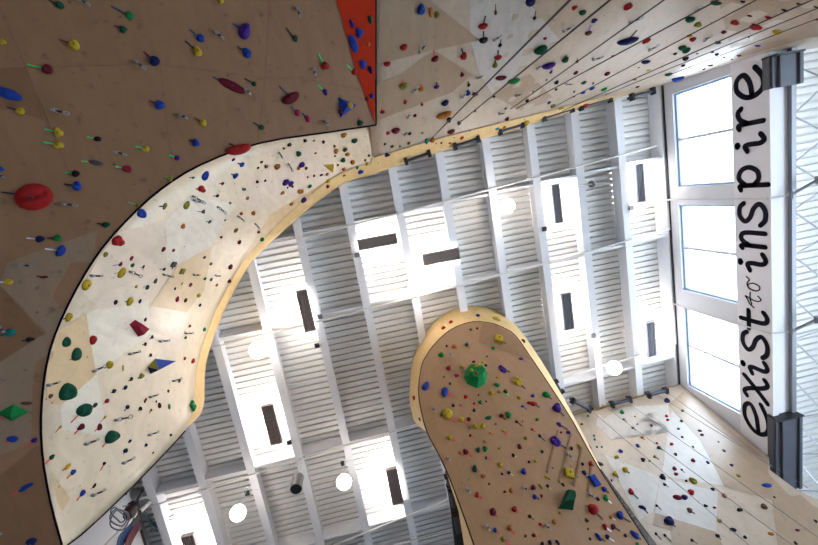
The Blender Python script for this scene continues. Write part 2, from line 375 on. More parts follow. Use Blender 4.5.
for a in ((-.08,.87,.84,1.10,'crosswise brown louvred light, the left one of the two crosswise lights',0),
          (1.40,2.32,1.48,1.77,'crosswise brown louvred light, the right one of the two, above the round tower',0),
          (-1.73,-1.47,1.77,2.80,'lengthwise brown louvred light hugging a joist near the left wall edge',0),
          (-3.17,-2.88,4.42,5.47,'lengthwise brown louvred light below the globe lamp at the left',0),
          (4.85,5.07,.39,1.37,'lengthwise grey louvred light in the upper right, left of the small spotlight',1),
          (7.11,7.34,.26,1.24,'lengthwise grey louvred light in the upper corner nearest the window wall',1),
          (4.79,5.07,3.19,4.20,'lengthwise grey louvred light in the bright bay right of the tower',1),
          (7.09,7.36,4.48,5.50,'lengthwise grey louvred light in the lower corner nearest the window wall',1),
          (-.53,-.22,6.93,7.98,'lengthwise brown louvred light at the bottom, left of the tower',0),
          (-5.86,-5.56,7.36,8.40,'lengthwise brown louvred light at the bottom left by the cable bundle',0)):
    uplight(*a[:4], a[4], bool(a[5]), watts=UW)

# globe lamps, spotlight, little ceiling devices
def globe(px, py, z, lab, dia=.36):
    c = P(px, py, z); t = empty('globe_lamp', c); tag(t, lab, 'lamp', 'white globe lamps')
    bm = bmesh.new(); bmesh.ops.create_uvsphere(bm, u_segments=24, v_segments=14, radius=dia/2); bmesh.ops.translate(bm, verts=bm.verts, vec=c); obj('globe', bm, M['globe'], t, smooth=True)
    bm = bmesh.new(); lathe(bm, [(.03, dia/2-.02), (.06, dia/2), (.05, dia/2+.07), (.012, dia/2+.09), (.012, 10.0-c.z-.04), (.05, 10.0-c.z-.03), (.05, 10.0-c.z)], 14, Matrix.Translation(c)); obj('stem', bm, M['white'], t)
globe(507, 206, 9.45, 'lit white globe lamp beneath the brownish bay at the upper middle')
globe(258, 350, 9.35, 'lit white globe lamp at the left, above the lengthwise louvred light', .40)
globe(344, 482, 9.1, 'lit white globe lamp at the bottom middle, right of the black spotlight', .36)
globe(416, 288, 9.5, 'lit white globe lamp between the two crosswise louvred lights and the tower', .38)
globe(614, 368, 9.3, 'lit white globe lamp above the anchor bars at the right', .36)
globe(238, 513, 9.1, 'lit white globe lamp at the bottom left, left of the black spotlight', .36)
c = P(296, 489, 9.0); t = empty('spotlight', c); tag(t, 'black cylindrical spotlight pointing down between two globe lamps', 'lamp')
bm = bmesh.new(); lathe(bm, [(.10, .02), (.135, 0), (.135, .42), (.11, .46)], 24, Matrix.Translation(c)); obj('cylinder_body', bm, mat('spot_grey', (.16, .15, .15), .5), t, smooth=False)
bm = bmesh.new(); lathe(bm, [(.128, -.012), (.128, .03)], 24, Matrix.Translation(c)); obj('lens', bm, M['black'], t)
bm = bmesh.new(); lathe(bm, [(.02, .45), (.02, 10.0-c.z)], 10, Matrix.Translation(c)); obj('stem', bm, M['white'], t)
c = P(592, 184, 9.75); t = empty('adjustable_spotlight', c); tag(t, 'tiny white spotlight with a dished shade below the upper right joists', 'lamp')
bm = bmesh.new(); lathe(bm, [(.03, .06), (.09, -.03), (.085, -.04), (.02, .03)], 16, Matrix.Translation(c) @ Matrix.Rotation(.9, 4, 'Y')); obj('shade', bm, M['steel'], t)
bm = bmesh.new(); tube(bm, [c, c + V((-.16, 0, .03)), c + V((-.16, 0, .25))], .018, 8); obj('arm', bm, M['conduit'], t)
for px, py, lab, m in ((317, 346, 'black junction box on the joist below the upper left louvred light', 'black'), (289, 443, 'black junction box beside the lower left louvred light', 'black'),
                    (357, 255, 'grey junction box at the lower left corner of the crosswise louvred light', 'steel'), (545, 229, 'black junction box below the upper right grey louvred light', 'black'),
                    (247, 494, 'black junction box beside the bottom left globe lamp', 'black'), (343, 464, 'black junction box above the bottom middle globe lamp', 'black'),
                    (320, 317, 'grey junction box where the white conduit meets the joist by the upper left louvre', 'steel'), (402, 503, 'white junction box below the bottom louvred light', 'conduit'),
                    (632, 208, 'grey junction box below the corner louvred light nearest the window', 'steel'), (594, 336, 'grey junction box between the two lower right louvred lights', 'steel')):
    c = P(px, py, 9.92); bm = bmesh.new(); box(bm, c.x-.055, c.x+.055, c.y-.055, c.y+.055, c.z, 9.974); o = obj('junction_box', bm, M[m]); tag(o, lab, 'junction box', 'junction boxes')
    bm = bmesh.new(); tube(bm, [c + V((.05, 0, .03)), c + V((.22, -.03, .035)), c + V((.36, .02, .04))], .01, 6); obj('wire', bm, M['conduit'], o)

# white conduits strung under the joists
def conduit(pts, lab, r=.022, extra=()):
    bm = bmesh.new(); tube(bm, pts, r, 8); o = obj('conduit', bm, M['conduit']); tag(o, lab, 'conduit', 'white ceiling conduits')
    for p in extra:
        bm = bmesh.new(); box(bm, p.x-.04, p.x+.04, p.y-.035, p.y+.035, p.z-.03, p.z+.05); obj('clip', bm, M['conduit'], o)
    return o
def line(px0, px1, z, n=6): return [P(px0[0] + (px1[0]-px0[0])*k/n, px0[1] + (px1[1]-px0[1])*k/n, z) for k in range(n+1)]
L1 = line((302, 238), (400, 213), 9.94) + line((400, 213), (656, 146), 9.94)[1:]
conduit(L1, 'long white conduit crossing above both crosswise louvred lights to the window wall', extra=[L1[6], L1[9]])
L2 = line((176, 357), (410, 298), 9.94) + line((410, 298), (545, 264), 9.94)[1:] + line((545, 264), (661, 231.5), 9.94)[1:]
e = L2[-1]; c2 = atX(663.5, 200, XW - .05)
conduit(L2 + [V((XW - .05, e.y, 9.94)), V((XW - .05, c2.y, 9.94)), V((XW - .05, c2.y, 7.28))], 'long white conduit passing above the tower and down the wall between the upper windows', extra=[L2[4], L2[8], L2[14]])
L3 = line((150, 506.5), (300, 460), 9.94) + line((300, 460), (410, 427), 9.94)[1:]
conduit(L3, 'white conduit crossing the lower left bays above the black spotlight', extra=[L3[2], L3[6]])
L5 = line((551, 382), (610, 364), 9.94) + line((610, 364), (668, 346), 9.94)[1:]
c5 = atX(671, 303, XW - .05)
conduit(L5 + [V((XW - .05, L5[-1].y, 9.94)), V((XW - .05, c5.y, 9.94)), V((XW - .05, c5.y, 7.28))], 'white conduit right of the tower running to the wall between the lower windows', extra=[L5[5]])
conduit(line((335, 545), (454, 497), 9.94), 'white conduit at the bottom ending behind the tower edge')
conduit(line((395, 545), (462, 528), 9.94), 'short white conduit lowest at the bottom edge by the tower')
for c, lab in ((c2, 'steel turnbuckle clamp on the beam edge below the upper two windows'), (c5, 'steel turnbuckle clamp on the beam edge below the lower two windows')):
    p = V((8.42, c.y, 7.16)); q = V((8.85, c.y - .22, 7.02))
    t = empty('turnbuckle', (p+q)/2); tag(t, lab, 'clamp', 'steel turnbuckle clamps')
    bm = bmesh.new(); tube(bm, [p, q], .028, 8); obj('rod', bm, M['steel'], t)
    for e in (p, q):
        bm = bmesh.new(); tube(bm, [e + V((0, -.07, 0)), e + V((0, .07, 0))], .045, 8); obj('clamp_end', bm, M['steel'], t)
    bm = bmesh.new(); tube(bm, [V((XW-.05, c.y, 7.26)), V((8.3, c.y, 7.2)), p], .018, 6); obj('stay', bm, M['conduit'], t)

# ------------------------------------------------------------------ climbing walls
SURF = {}
def register(key, verts, faces): SURF[key] = BVHTree.FromPolygons([V(v) for v in verts], faces)
def hit(key, x, y):
    d = ray(x, y).normalized(); h = SURF[key].ray_cast(V((0, 0, 0)), d, 60)
    if h[0] is None: return None
    n = h[1].normalized()
    if n.dot(d) > 0: n = -n
    return h[0], n
def plane3(a, b, c):
    a, b, c = P(*a), P(*b), P(*c); n = (b - a).cross(c - a).normalized()
    return a, n
def on_plane(pl, x, y):
    d = ray(x, y); return d * (pl[0].dot(pl[1]) / d.dot(pl[1]))
def catmull(pts, n=4):
    out = []; Q = [V(p) for p in pts]; Q = [Q[0]] + Q + [Q[-1]]
    for i in range(1, len(Q) - 2):
        p0, p1, p2, p3 = Q[i-1:i+3]
        for k in range(n):
            t = k / n; out.append(.5*((2*p1)+(p2-p0)*t+(2*p0-5*p1+4*p2-p3)*t*t+(3*p1-p0-3*p2+p3)*t**3))
    out.append(Q[-2]); return out
def flat_wall(name, key, pl, outline, thick, m, side=None):
    """a planar plywood volume: the outline lies in its plane, thickness goes away from the room"""
    pts = [on_plane(pl, *p[:2]) for p in outline]; n = pl[1] if pl[1].dot(pts[0]) > 0 else -pl[1]
    bm = bmesh.new(); A = [bm.verts.new(p) for p in pts]; B = [bm.verts.new(p + n * thick) for p in pts]
    bm.faces.new(A); bm.faces.new(B[::-1])
    for i in range(len(A)): bm.faces.new((A[i], B[i], B[(i+1) % len(A)], A[(i+1) % len(A)]))
    register(key, pts, [list(range(len(pts)))])
    bmesh.ops.triangulate(bm, faces=[f for f in bm.faces if len(f.verts) > 4])
    return obj(name, bm, m)
PK = [0]
def panel(parent, key, poly, m, off=.006, cuts=5, name='plywood_panel'):
    PK[0] += 1; off = .004 + .0005 * (PK[0] % 12) if m is not M['red'] else off; cuts = cuts + (9 if key in 'BC' else 0)
    """a separate sheet of plywood let into a wall, following its surface"""
    bm = bmesh.new(); f = bm.faces.new([bm.verts.new((x, y, 0)) for x, y in poly])
    bmesh.ops.triangulate(bm, faces=bm.faces[:]); bmesh.ops.subdivide_edges(bm, edges=bm.edges[:], cuts=cuts, use_grid_fill=True)
    bad = []
    for v in bm.verts:
        h = hit(key, v.co.x, v.co.y)
        if h: v.co = h[0] + h[1] * off
        else: bad.append(v)
    if bad: bmesh.ops.delete(bm, geom=bad, context='VERTS')
    if len(bm.faces): return obj(name, bm, m, parent, smooth='keep')
def edge_strip(parent, pts, r, m, name='edge_strip'):
    bm = bmesh.new(); tube(bm, pts, r, 6); return obj(name, bm, m, parent)

# --- left overhang (A): a nearly level plywood roof with a curved dark edge
PA = plane3((375, 125, 6.8), (42, 450, 5.35), (0, 0, 5.2))
CURVE = [(62,545),(50,500),(42,450),(42,400),(50,350),(68,305),(95,258),(125,222),(160,190),(200,165),(260,143),(330,132),(376,125)]
CUR = [tuple(p) for p in catmull([V((x, y, 0)) for x, y in CURVE], 3)]
outA = [(c[0], c[1]) for c in CUR] + [(376, -130), (200, -150), (0, -120), (-110, 0), (-110, 300), (-110, 560), (-60, 640), (80, 640), (75, 590)]
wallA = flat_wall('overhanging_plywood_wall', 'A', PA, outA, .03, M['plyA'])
tag(wallA, 'dim brown plywood overhang with a curved dark edge filling the upper left', 'climbing wall')
crv = [on_plane(PA, *p[:2]) for p in CUR]
edge_strip(wallA, crv, .013, M['edge'])
edge_strip(wallA, [on_plane(PA, 376, 125 - 10*k) for k in range(26)], .012, M['edge'])
R_POLY = [(336, -60), (336, 0), (345, 32), (356, 72), (366, 100), (374.5, 123), (375, 60), (375, -60)]
redp = panel(wallA, 'A', [(326, -40), (336, 0), (345, 32), (356, 72), (366, 100), (374.3, 123), (375, 60), (375, -40)], M['red'], .012, 2, 'red_panel')
SURF['R'] = SURF['A']
redp['label'] = 'red painted wedge panel'
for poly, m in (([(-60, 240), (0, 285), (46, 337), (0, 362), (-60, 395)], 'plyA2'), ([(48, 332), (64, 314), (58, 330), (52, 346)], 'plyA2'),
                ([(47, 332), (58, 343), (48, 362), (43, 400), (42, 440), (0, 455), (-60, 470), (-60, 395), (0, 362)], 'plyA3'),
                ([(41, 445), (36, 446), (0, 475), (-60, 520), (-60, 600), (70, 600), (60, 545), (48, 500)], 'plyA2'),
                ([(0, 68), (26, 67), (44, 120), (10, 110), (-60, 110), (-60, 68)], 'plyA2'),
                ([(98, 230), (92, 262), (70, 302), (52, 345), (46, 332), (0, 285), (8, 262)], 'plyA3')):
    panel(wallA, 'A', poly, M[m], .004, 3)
for a, b in (((26, 67), (160, 64)), ((160, 64), (168, 138)), ((265, 78), (270, -5)), ((262, 78), (300, 78)), ((0, 8), (26, 67)), ((26, 67), (72, 180)), ((265, 78), (258, 142)), ((300, 78), (362, 90)), ((160, 64), (265, 78)), ((168, 138), (176, 178))):
    bm = bmesh.new(); p, q = on_plane(PA, *a), on_plane(PA, *b); n = PA[1] if PA[1].z < 0 else -PA[1]
    beam_box(bm, p + n*.001, q + n*.001, .006, .004, up=n); obj('panel_seam', bm, M['plyA2'], wallA)

# --- left curved wall (B): rises from the edge of the overhang to the roof
ST = [((62,545,5.5),(66,546,5.6)), ((50,500,5.45),(90,527,6.0)), ((42,450,5.45),(140,479,6.9)), ((42,400,5.5),(185,431,8.2)), ((50,350,5.65),(199,410,8.9)),
      ((68,305,5.85),(202,366,9.4)), ((95,258,6.1),(219,316,9.65)), ((125,222,6.4),(245,268,9.72)), ((160,190,6.9),(268,243,9.74)), ((200,165,7.5),(292,221,9.75)),
      ((260,143,8.2),(318,199,9.76)), ((330,132,8.8),(345,181,9.76)), ((372,127,9.1),(378,171,9.76))]
n = 4
lo = catmull([P(*a) for a, b in ST], n); hi = catmull([P(*b) for a, b in ST], n)
# skirt that closes the step between the overhang's edge and this wall
NR = 7; rows = []
for i, (p, q) in enumerate(zip(lo, hi)):
    r = []
    for k in range(NR + 1):
        t = k / NR; w = p.lerp(q, t); bulge = math.sin(PI * t) * .03 * (q - p).length
        w = w + V((0, 0, -bulge * .6)); r.append(w)
    rows.append(r)
verts = [v for r in rows for v in r]; faces = []
for i in range(len(rows) - 1):
    for k in range(NR):
        a = i * (NR + 1) + k; faces.append([a, a + 1, a + NR + 2, a + NR + 1])
register('B', verts, faces)
bm = bmesh.new(); vv = [bm.verts.new(v) for v in verts]
for f in faces: bm.faces.new([vv[i] for i in f])
bmesh.ops.recalc_face_normals(bm, faces=bm.faces[:])
if sum(f.normal.z for f in bm.faces) > 0: bmesh.ops.reverse_faces(bm, faces=bm.faces[:])
wallB = obj('curved_plywood_wall', bm, M['ply'], smooth='keep')
for f in wallB.data.polygons: f.use_smooth = True
md = wallB.modifiers.new('thickness', 'SOLIDIFY'); md.thickness = .04; md.offset = -1
tag(wallB, 'bright curved birch plywood wall sweeping from the overhang edge to the roof at the left', 'climbing wall')
bm = bmesh.new(); prev = None
cA = [on_plane(PA, *pix(p)) for p in lo]
for p, q in zip(cA, lo):
    cur = (bm.verts.new(p), bm.verts.new(q))
    if prev: bm.faces.new((prev[0], prev[1], cur[1], cur[0]))
    prev = cur
obj('step_panel', bm, M['ply2'], wallB, smooth='keep')
edge_strip(wallB, hi[:13], .014, M['edge'])
# raw plywood lip along the roof side
def lip(parent, pts, inward, w0, w1, m=M['raw']):
    bm = bmesh.new(); prev = None
    for i, p in enumerate(pts):
        t = i / (len(pts) - 1); w = w0 + (w1 - w0) * t
        d = inward(i)
        cur = [bm.verts.new(p + d * w + V((0, 0, -.045))), bm.verts.new(p + V((0, 0, -.015))), bm.verts.new(p + V((0, 0, .22)) - d * .05)]
        if prev:
            for k in range(2): bm.faces.new((prev[k], prev[k+1], cur[k+1], cur[k]))
        prev = cur
    return obj('raw_edge_lip', bm, m, parent, smooth='keep')
# the roof-side lip is a band of warm unfinished ply
i0 = 13
lip(wallB, hi[i0:], lambda i: (lo[i + i0] - hi[i + i0]).normalized(), .20, .26)
for poly, m in (([(98,258),(118,232),(166,220),(165,262),(150,300),(100,310),(80,290)], 'ply2'),
                ([(166,220),(166,262),(178,264),(212,246),(224,222),(236,204),(190,196)], 'ply3'),
                ([(178,264),(212,246),(204,290),(186,312),(150,306)], 'ply4'),
                ([(78,318),(84,312),(96,374),(60,406),(46,400),(46,360),(58,330)], 'ply4'),
                ([(86,314),(148,284),(150,334),(96,374)], 'ply3'),
                ([(150,300),(186,312),(182,350),(150,336)], 'ply2'),
                ([(96,374),(108,436),(62,430),(60,406)], 'ply3'),
                ([(50,470),(70,498),(62,512),(56,500)], 'ply4'),
                ([(290,150),(330,140),(334,176),(300,196),(262,210),(236,204),(262,170)], 'ply2'),
                ([(270,215),(300,196),(334,176),(338,182),(300,212),(262,246),(240,262)], 'ply4')):
    panel(wallB, 'B', poly, M[m], .004, 4)

# --- upper wall (C): a hanging sheet that straightens to vertical at the window
CT = [((372,172,9.76), P(366,-45,7.2)), ((440,150,9.76), P(470,-45,7.3)), ((510,129,9.76), P(575,-45,6.9)), ((590,105,9.76), V((6.5,-3.1,5.0))),
      ((640,90.5,9.76), V((7.7,-1.75,4.0))), ((667,83.5,9.76), V((8.098,-1.22,4.0)))]
top = catmull([P(*a) for a, b in CT], 4); bot = catmull([b for a, b in CT], 4)
top.append(V((13.9, -1.62, 9.76))); bot.append(V((13.9, -1.25, 4.0)))
NR = 10; rows = [[p.lerp(q, k / NR) + V((0, 0, -math.sin(PI * k / NR) * .012 * (q - p).length)) for k in range(NR + 1)] for p, q in zip(top, bot)]
verts = [v for r in rows for v in r]; faces = []
for i in range(len(rows) - 1):
    for k in range(NR):
        a = i * (NR + 1) + k; faces.append([a, a + 1, a + NR + 2, a + NR + 1])
register('C', verts, faces)
bm = bmesh.new(); vv = [bm.verts.new(v) for v in verts]
for f in faces: bm.faces.new([vv[i] for i in f])
bmesh.ops.recalc_face_normals(bm, faces=bm.faces[:])
if sum(f.normal.y for f in bm.faces) < 0: bmesh.ops.reverse_faces(bm, faces=bm.faces[:])
wallC = obj('roped_plywood_wall', bm, M['plyD'], smooth='keep')
for f in wallC.data.polygons: f.use_smooth = True
md = wallC.modifiers.new('thickness', 'SOLIDIFY'); md.thickness = .04; md.offset = -1
tag(wallC, 'pale plywood climbing wall behind the dark ropes across the top right', 'climbing wall')
lip(wallC, top[:-1], lambda i: (bot[i] - top[i]).normalized(), .36, .12)
for poly, m in (([(470,40),(480,74),(492,93),(560,40),(520,-8),(470,-8)], 'plyGlare'), ([(376,85),(400,74),(434,50),(472,74),(452,92),(420,104),(378,120)], 'plyC2'),  # first sheet: the window's glare laid into the wall colour
                ([(492,95),(530,74),(556,100),(520,110)], 'plyC2'), ([(380,0),(430,0),(480,40),(434,50),(378,64)], 'plyC2'),
                ([(735,64),(716,-10),(818,-10),(818,40)], 'plyC2')):
    panel(wallC, 'C', poly, M[m], .004, 4)

# --- lower right wall (D)
def planeD():
    a = V((0, 6.60, 9.8)); n = V((0, 1, .225)).normalized(); return a, n
PD = planeD()
def onD(x, z): return V((x, 6.60 + .225 * (9.8 - z), z))
ptsD = [onD(4.45, 9.74), onD(4.9, 9.74), onD(5.5, 9.72), onD(8.098, 9.9), on_plane(PD, 769, 457), on_plane(PD, 770, 470), on_plane(PD, 797, 490), on_plane(PD, 819, 500), on_plane(PD, 880, 528), onD(13.9, -1.5), onD(4.45, -1.5)]
bm = bmesh.new(); A = [bm.verts.new(p) for p in ptsD]; B_ = [bm.verts.new(p + PD[1]*.05) for p in ptsD]
bm.faces.new(A); bm.faces.new(B_[::-1])
for i in range(len(A)): bm.faces.new((A[i], B_[i], B_[(i+1) % len(A)], A[(i+1) % len(A)]))
register('D', ptsD, [list(range(len(ptsD)))])
wallD = obj('window_side_plywood_wall', bm, M['plyD']); tag(wallD, 'pale plywood climbing wall below the window at the lower right', 'climbing wall')
bm = bmesh.new(); vs = [bm.verts.new(p) for p in (onD(4.4, 9.74)+V((0,-.02,0)), onD(8.09, 9.9)+V((0,-.02,0)), onD(8.09, 9.9)+V((0,.9,.35)), onD(4.4, 9.74)+V((0,.9,.45)))]
bm.faces.new(vs); obj('top_ledge', bm, M['raw'], wallD, smooth='keep')
for poly, m in (([(668,405),(683,392),(768,462),(800,495),(818,510),(818,530),(770,500),(724,486),(700,440)], 'plyC2'), ([(600,408),(668,405),(672,432),(650,412),(612,440),(596,425)], 'plyGlare'),  # cool sheets: panel pattern with glare in its tone
                ([(605,455),(660,477),(653,512),(640,520)], 'plyGlare'), ([(655,513),(716,532),(724,548),(648,548)], 'plyC2'), ([(660,477),(718,492),(716,532),(655,513)], 'plyGlare'),
                ([(668,432),(672,410),(700,440),(724,486),(662,476)], 'plyGlare'), ([(770,486),(818,508),(818,548),(778,548)], 'plyC2')):
    panel(wallD, 'D', poly, M[m], .004, 2)

# --- round-topped tower (E)
PE_ = plane3((480, 322, 9.2), (423, 400, 7.2), (600, 458, 6.2))
EO = [(482,568),(474,545),(461.5,509.5),(447,472),(437,451),(427,432),(421,410),(418.5,390),(421.5,366),(427,354.5),(435,343.5),(448,331.4),(463,324),(476,321.5),(491,323),(502.4,327.2),(515.6,335.5),(530,356),(546.2,380),(572.6,421),(600,470),(649,545),(662,566)]
EC = [(p.x, p.y) for p in catmull([V((x, y, 0)) for x, y in EO], 3)]
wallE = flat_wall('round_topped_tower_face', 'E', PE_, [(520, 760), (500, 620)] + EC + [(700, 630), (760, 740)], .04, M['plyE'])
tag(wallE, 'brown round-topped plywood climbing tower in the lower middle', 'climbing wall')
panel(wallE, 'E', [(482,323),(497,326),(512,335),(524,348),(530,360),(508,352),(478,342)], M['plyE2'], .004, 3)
edge_strip(wallE, [on_plane(PE_, *p) for p in EC], .009, M['edge'])
for a, b in (((558,430),(547,472)), ((571,434),(559,482)), ((582,447),(574,486)), ((592,462),(588,492))):
    bm = bmesh.new(); beam_box(bm, on_plane(PE_, *a)*.999, on_plane(PE_, *b)*.999, .03, .02, up=PE_[1]); obj('wooden_batten', bm, M['groove'], wallE)
# side band of the tower: runs from the edge of the face back and up to the roof
IN = [(427,432),(421,410),(418.5,390),(421.5,366),(427,354.5),(435,343.5),(448,331.4),(463,324),(476,321.5),(491,323),(502.4,327.2),(515.6,335.5),(530,356),(546.2,380),(572.6,421),(600,470)]
OU = [(426,431,8),(415,422,9.2),(409.5,400,9.9),(411,368,10.2),(416.6,349.5,10.35),(424,334.7,10.39),(436.4,319.8,10.39),(450,310.7,10.39),(462,306.3,10.39),(478,305.8,10.39),(493,309,10.39),(511,319.5,10.2),(531,345,9.8),(552,378,9.2),(575.5,419.5,8),(601,469,6.2)]
ii = catmull([on_plane(PE_, *p) for p in IN], 3); oo = catmull([P(*p) for p in OU], 3)
verts = []; faces = []
for a, b in zip(ii, oo): verts += [a, a.lerp(b, .5), b]
for i in range(len(ii) - 1):
    for k in range(2): faces.append([i*3+k, i*3+k+1, i*3+k+4, i*3+k+3])
register('F', verts, faces)
bm = bmesh.new(); vv = [bm.verts.new(v) for v in verts]
for f in faces: bm.faces.new([vv[i] for i in f])
bnd = obj('side_band', bm, M['raw'], wallE, smooth='keep'); bnd['label'] = 'honey coloured curved side band'
for f in bnd.data.polygons: f.use_smooth = True
# left return of the tower, seen as a narrow slot with dark bars
LI = [(437,451),(447,472),(461.5,509.5),(474,545),(490,580)]; LO = [(436.5,451,8.6),(446.5,473,8.6),(458.5,511,8.6),(464,545,8.6),(470,580,8.6)]
bm = bmesh.new(); prev = None
for a, b in zip([on_plane(PE_, *p) for p in LI], [P(*p) for p in LO]):
    cur = (bm.verts.new(a), bm.verts.new(b))
    if prev: bm.faces.new((prev[0], prev[1], cur[1], cur[0]))
    prev = cur
obj('return_panel', bm, M['raw'], wallE, smooth='keep')
bm = bmesh.new(); bm.faces.new([bm.verts.new(P(*p)) for p in ((446.5,473,8.9),(458.5,511,8.9),(464,545,8.9),(468,580,8.9),(458,580,8.9),(454.5,545,8.9),(450.5,511,8.9),(445.5,478,8.9))]); obj('slot_dark_sheet', bm, M['black'], wallE, smooth='keep')  # flat black sheet standing for the dark inside of the slot

# white wall behind the lower left edge
slab('wall_left_upper', -6.98, -6.80, 3.6, 14.1, 4.0, 10.0, M['wall'])

# ------------------------------------------------------------------ anchor bars along the wall tops
def anchor(a, b, z, lab, off=V((0, 0, 0)), r=.045):
    p, q = P(*a, z) + off, P(*b, z) + off; t = empty('anchor_bar', (p+q)/2); tag(t, lab, 'anchor bar', 'rope anchor bars')
    bm = bmesh.new(); tube(bm, [p, q], r, 10); bar = obj('bar', bm, M['bar'], t)
    d = (q-p).normalized()
    for e in (p, q):
        bm = bmesh.new(); beam_box(bm, e - d*.035, e + d*.035, .17, .12); beam_box(bm, e - d*.02 + V((0,0,.08)), e + d*.02 + V((0,0,.08)), .06, .16); obj('bracket', bm, M['black'], bar)
    return p, q
anchor((573, 401), (590, 409.5), 9.6, 'tilted dark anchor bar, the left one of the three at the lower right')
anchor((612.5, 404.5), (630, 399.5), 9.6, 'dark anchor bar, the middle one of the three at the lower right')
anchor((649, 395), (666.5, 390.5), 9.6, 'dark anchor bar, the one of the lower right three next to the window')
anchor((555, 382), (561, 392), 9.6, 'short dark anchor bar half hidden at the tower edge')
anchor((406, 161.5), (429, 153.5), 9.72, 'dark anchor bar at the top wall edge, leftmost of the upper row', r=.035)
anchor((455, 146.5), (478, 139), 9.72, 'dark anchor bar at the top wall edge, second from left of the upper row', r=.035)
anchor((500, 131.5), (522, 124.5), 9.72, 'dark anchor bar at the top wall edge, third from left of the upper row', r=.035)
anchor((544, 118), (572, 109), 9.72, 'dark anchor bar at the top wall edge, fourth from left of the upper row', r=.035)
anchor((581, 107), (610, 99), 9.72, 'dark anchor bar at the top wall edge, fifth from left behind a red hold', r=.035)
anchor((632, 97), (653, 91), 9.72, 'dark anchor bar at the top wall edge, nearest the window', r=.035)
for a, b, lab in (((447.5,476),(450,486),'first'), ((451,490),(454,508),'second'), ((455,514),(458.5,534),'third')):
    anchor(a, b, 8.55, 'dark bar in the slot left of the tower, %s from the top' % lab, r=.06)

# ------------------------------------------------------------------ ropes hanging from the anchors (plumb, so they stretch towards the viewer's sides)
def rope(a, b, lab, h0=9.62, r=.009, m='rope', ext=1.25):
    p = P(*a, h0); d = ray(*b); hb = (V((p.x, p.y)).length) / (V((d.x, d.y)).length / d.z); q = d * (hb / d.z)
    e = p.lerp(q, ext); pts = [p.lerp(e, k/10) for k in range(11)]
    bm = bmesh.new(); tube(bm, pts, r, 6); o = obj('climbing_rope', bm, M[m]); tag(o, lab, 'rope', 'ropes'); return o
for a, b, lab, r in (((431,139),(570,0),'dark rope hanging across the top wall, furthest left of all',.011), ((458,124),(610,0),'dark rope across the top wall, second from left',.011),
                  ((505,113),(664,0),'dark rope across the top wall, third from left',.009), ((510,112),(718,0),'dark rope across the top wall, fourth from left',.009),
                  ((548,110),(756,0),'dark rope across the top wall, fifth, above the red oval hold',.008), ((562,111),(812,0),'dark rope across the top wall, sixth, ending in the upper right corner',.008),
                  ((600,97),(816,9),'dark rope across the top wall, second closest to the window top',.007), ((640,86),(814,20),'dark rope across the top wall, closest to the window top',.007)):
    rope(a, b, lab, r=r)
for a, b, lab in (((588,408),(749,545),'grey rope on the lower right wall, furthest left'), ((602,404.5),(792,545),'grey rope on the lower right wall, second from left'),
                  ((625,401),(815,535),'grey rope on the lower right wall, third from left'), ((655,393.5),(766,462),'grey rope on the lower right wall, fourth from left, close to the window'),
                  ((665,391),(745,448),'grey rope on the lower right wall, nearest the window')):
    rope(a, b, lab, r=.006, m='ropeg')

# ------------------------------------------------------------------ device and webbing at the lower left
c = P(131, 511, 8.6); t = empty('auto_belay_device', c); tag(t, 'dark red auto belay device with a black cap hanging by the lower left wall edge', 'belay device')
down = V((0, 0, -1))
bm = bmesh.new(); lathe(bm, [(.02,-.17),(.09,-.15),(.13,-.06),(.14,.04),(.12,.12),(.05,.15)], 18, Matrix.Translation(c)); obj('body', bm, M['dred'], t)
bm = bmesh.new(); lathe(bm, [(.145,.05),(.15,.12),(.10,.20),(.03,.24)], 18, Matrix.Translation(c)); obj('cap', bm, M['black'], t)
bm = bmesh.new(); tube(bm, [c + V((0,0,.22)), c + V((-.02,-.03,.35)), c + V((-.02,-.05,.6))], .03, 8); obj('hanging_strap', bm, M['black'], t)
def webbing(lab, m, a, b, w, name='webbing_strap'):
    p = P(*a); q = P(*b); bm = bmesh.new(); N = 12; prev = None
    for k in range(N + 1):
        s = k / N; e = p.lerp(q, s) + V((.03*math.sin(6*s), .03*math.cos(5*s), 0)); ang = .5 + 1.2*s; d = V((math.cos(ang), math.sin(ang), 0)) * w * (.6 + .5*s)
        th = V((-d.y, d.x, 0)).normalized() * .006
        cur = [bm.verts.new(e+d+th), bm.verts.new(e-d+th), bm.verts.new(e-d-th), bm.verts.new(e+d-th)]
        if prev:
            for j in range(4): bm.faces.new((prev[j], prev[(j+1)%4], cur[(j+1)%4], cur[j]))
        prev = cur
    tag(obj(name, bm, M[m]), lab, 'strap', 'hanging straps')
webbing('blue strap hanging below the dark red belay device', 'web_b', (136,517,8.4), (118,552,7.2), .10)
webbing('dark red strap hanging beside the blue strap at the lower left', 'web_r', (138,518,8.4), (127,555,7.2), .08)
webbing('black strap hanging on the right of the red strap at the lower left', 'black', (139,509,8.5), (133,535,7.9), .06)
bm = bmesh.new(); c2_ = P(118, 515, 8.3)
for k in range(3):
    pts = []
    for j in range(18):
        a = 2*PI*j/18; pts.append(c2_ + V(((.09+.03*k)*math.cos(a) + .02*math.sin(3*a+k), .22*math.sin(a) + .06*k, .05*math.sin(a + k))))
    tube(bm, pts, .014, 6, closed=True)
tube(bm, [c2_ + V((.08,-.1,.1)), c + V((-.05,-.02,.2))], .014, 6)
tag(obj('rope_coil', bm, M['ropeg']), 'loosely coiled grey rope hanging left of the dark red belay device', 'rope')
bm = bmesh.new(); tube(bm, [P(150, 502, 9.6), P(104, 547, 8.0), P(85, 566, 7.4)], .04, 10)
tag(obj('white_pipe', bm, M['conduit']), 'thick white pipe running diagonally past the dark red belay device', 'pipe')
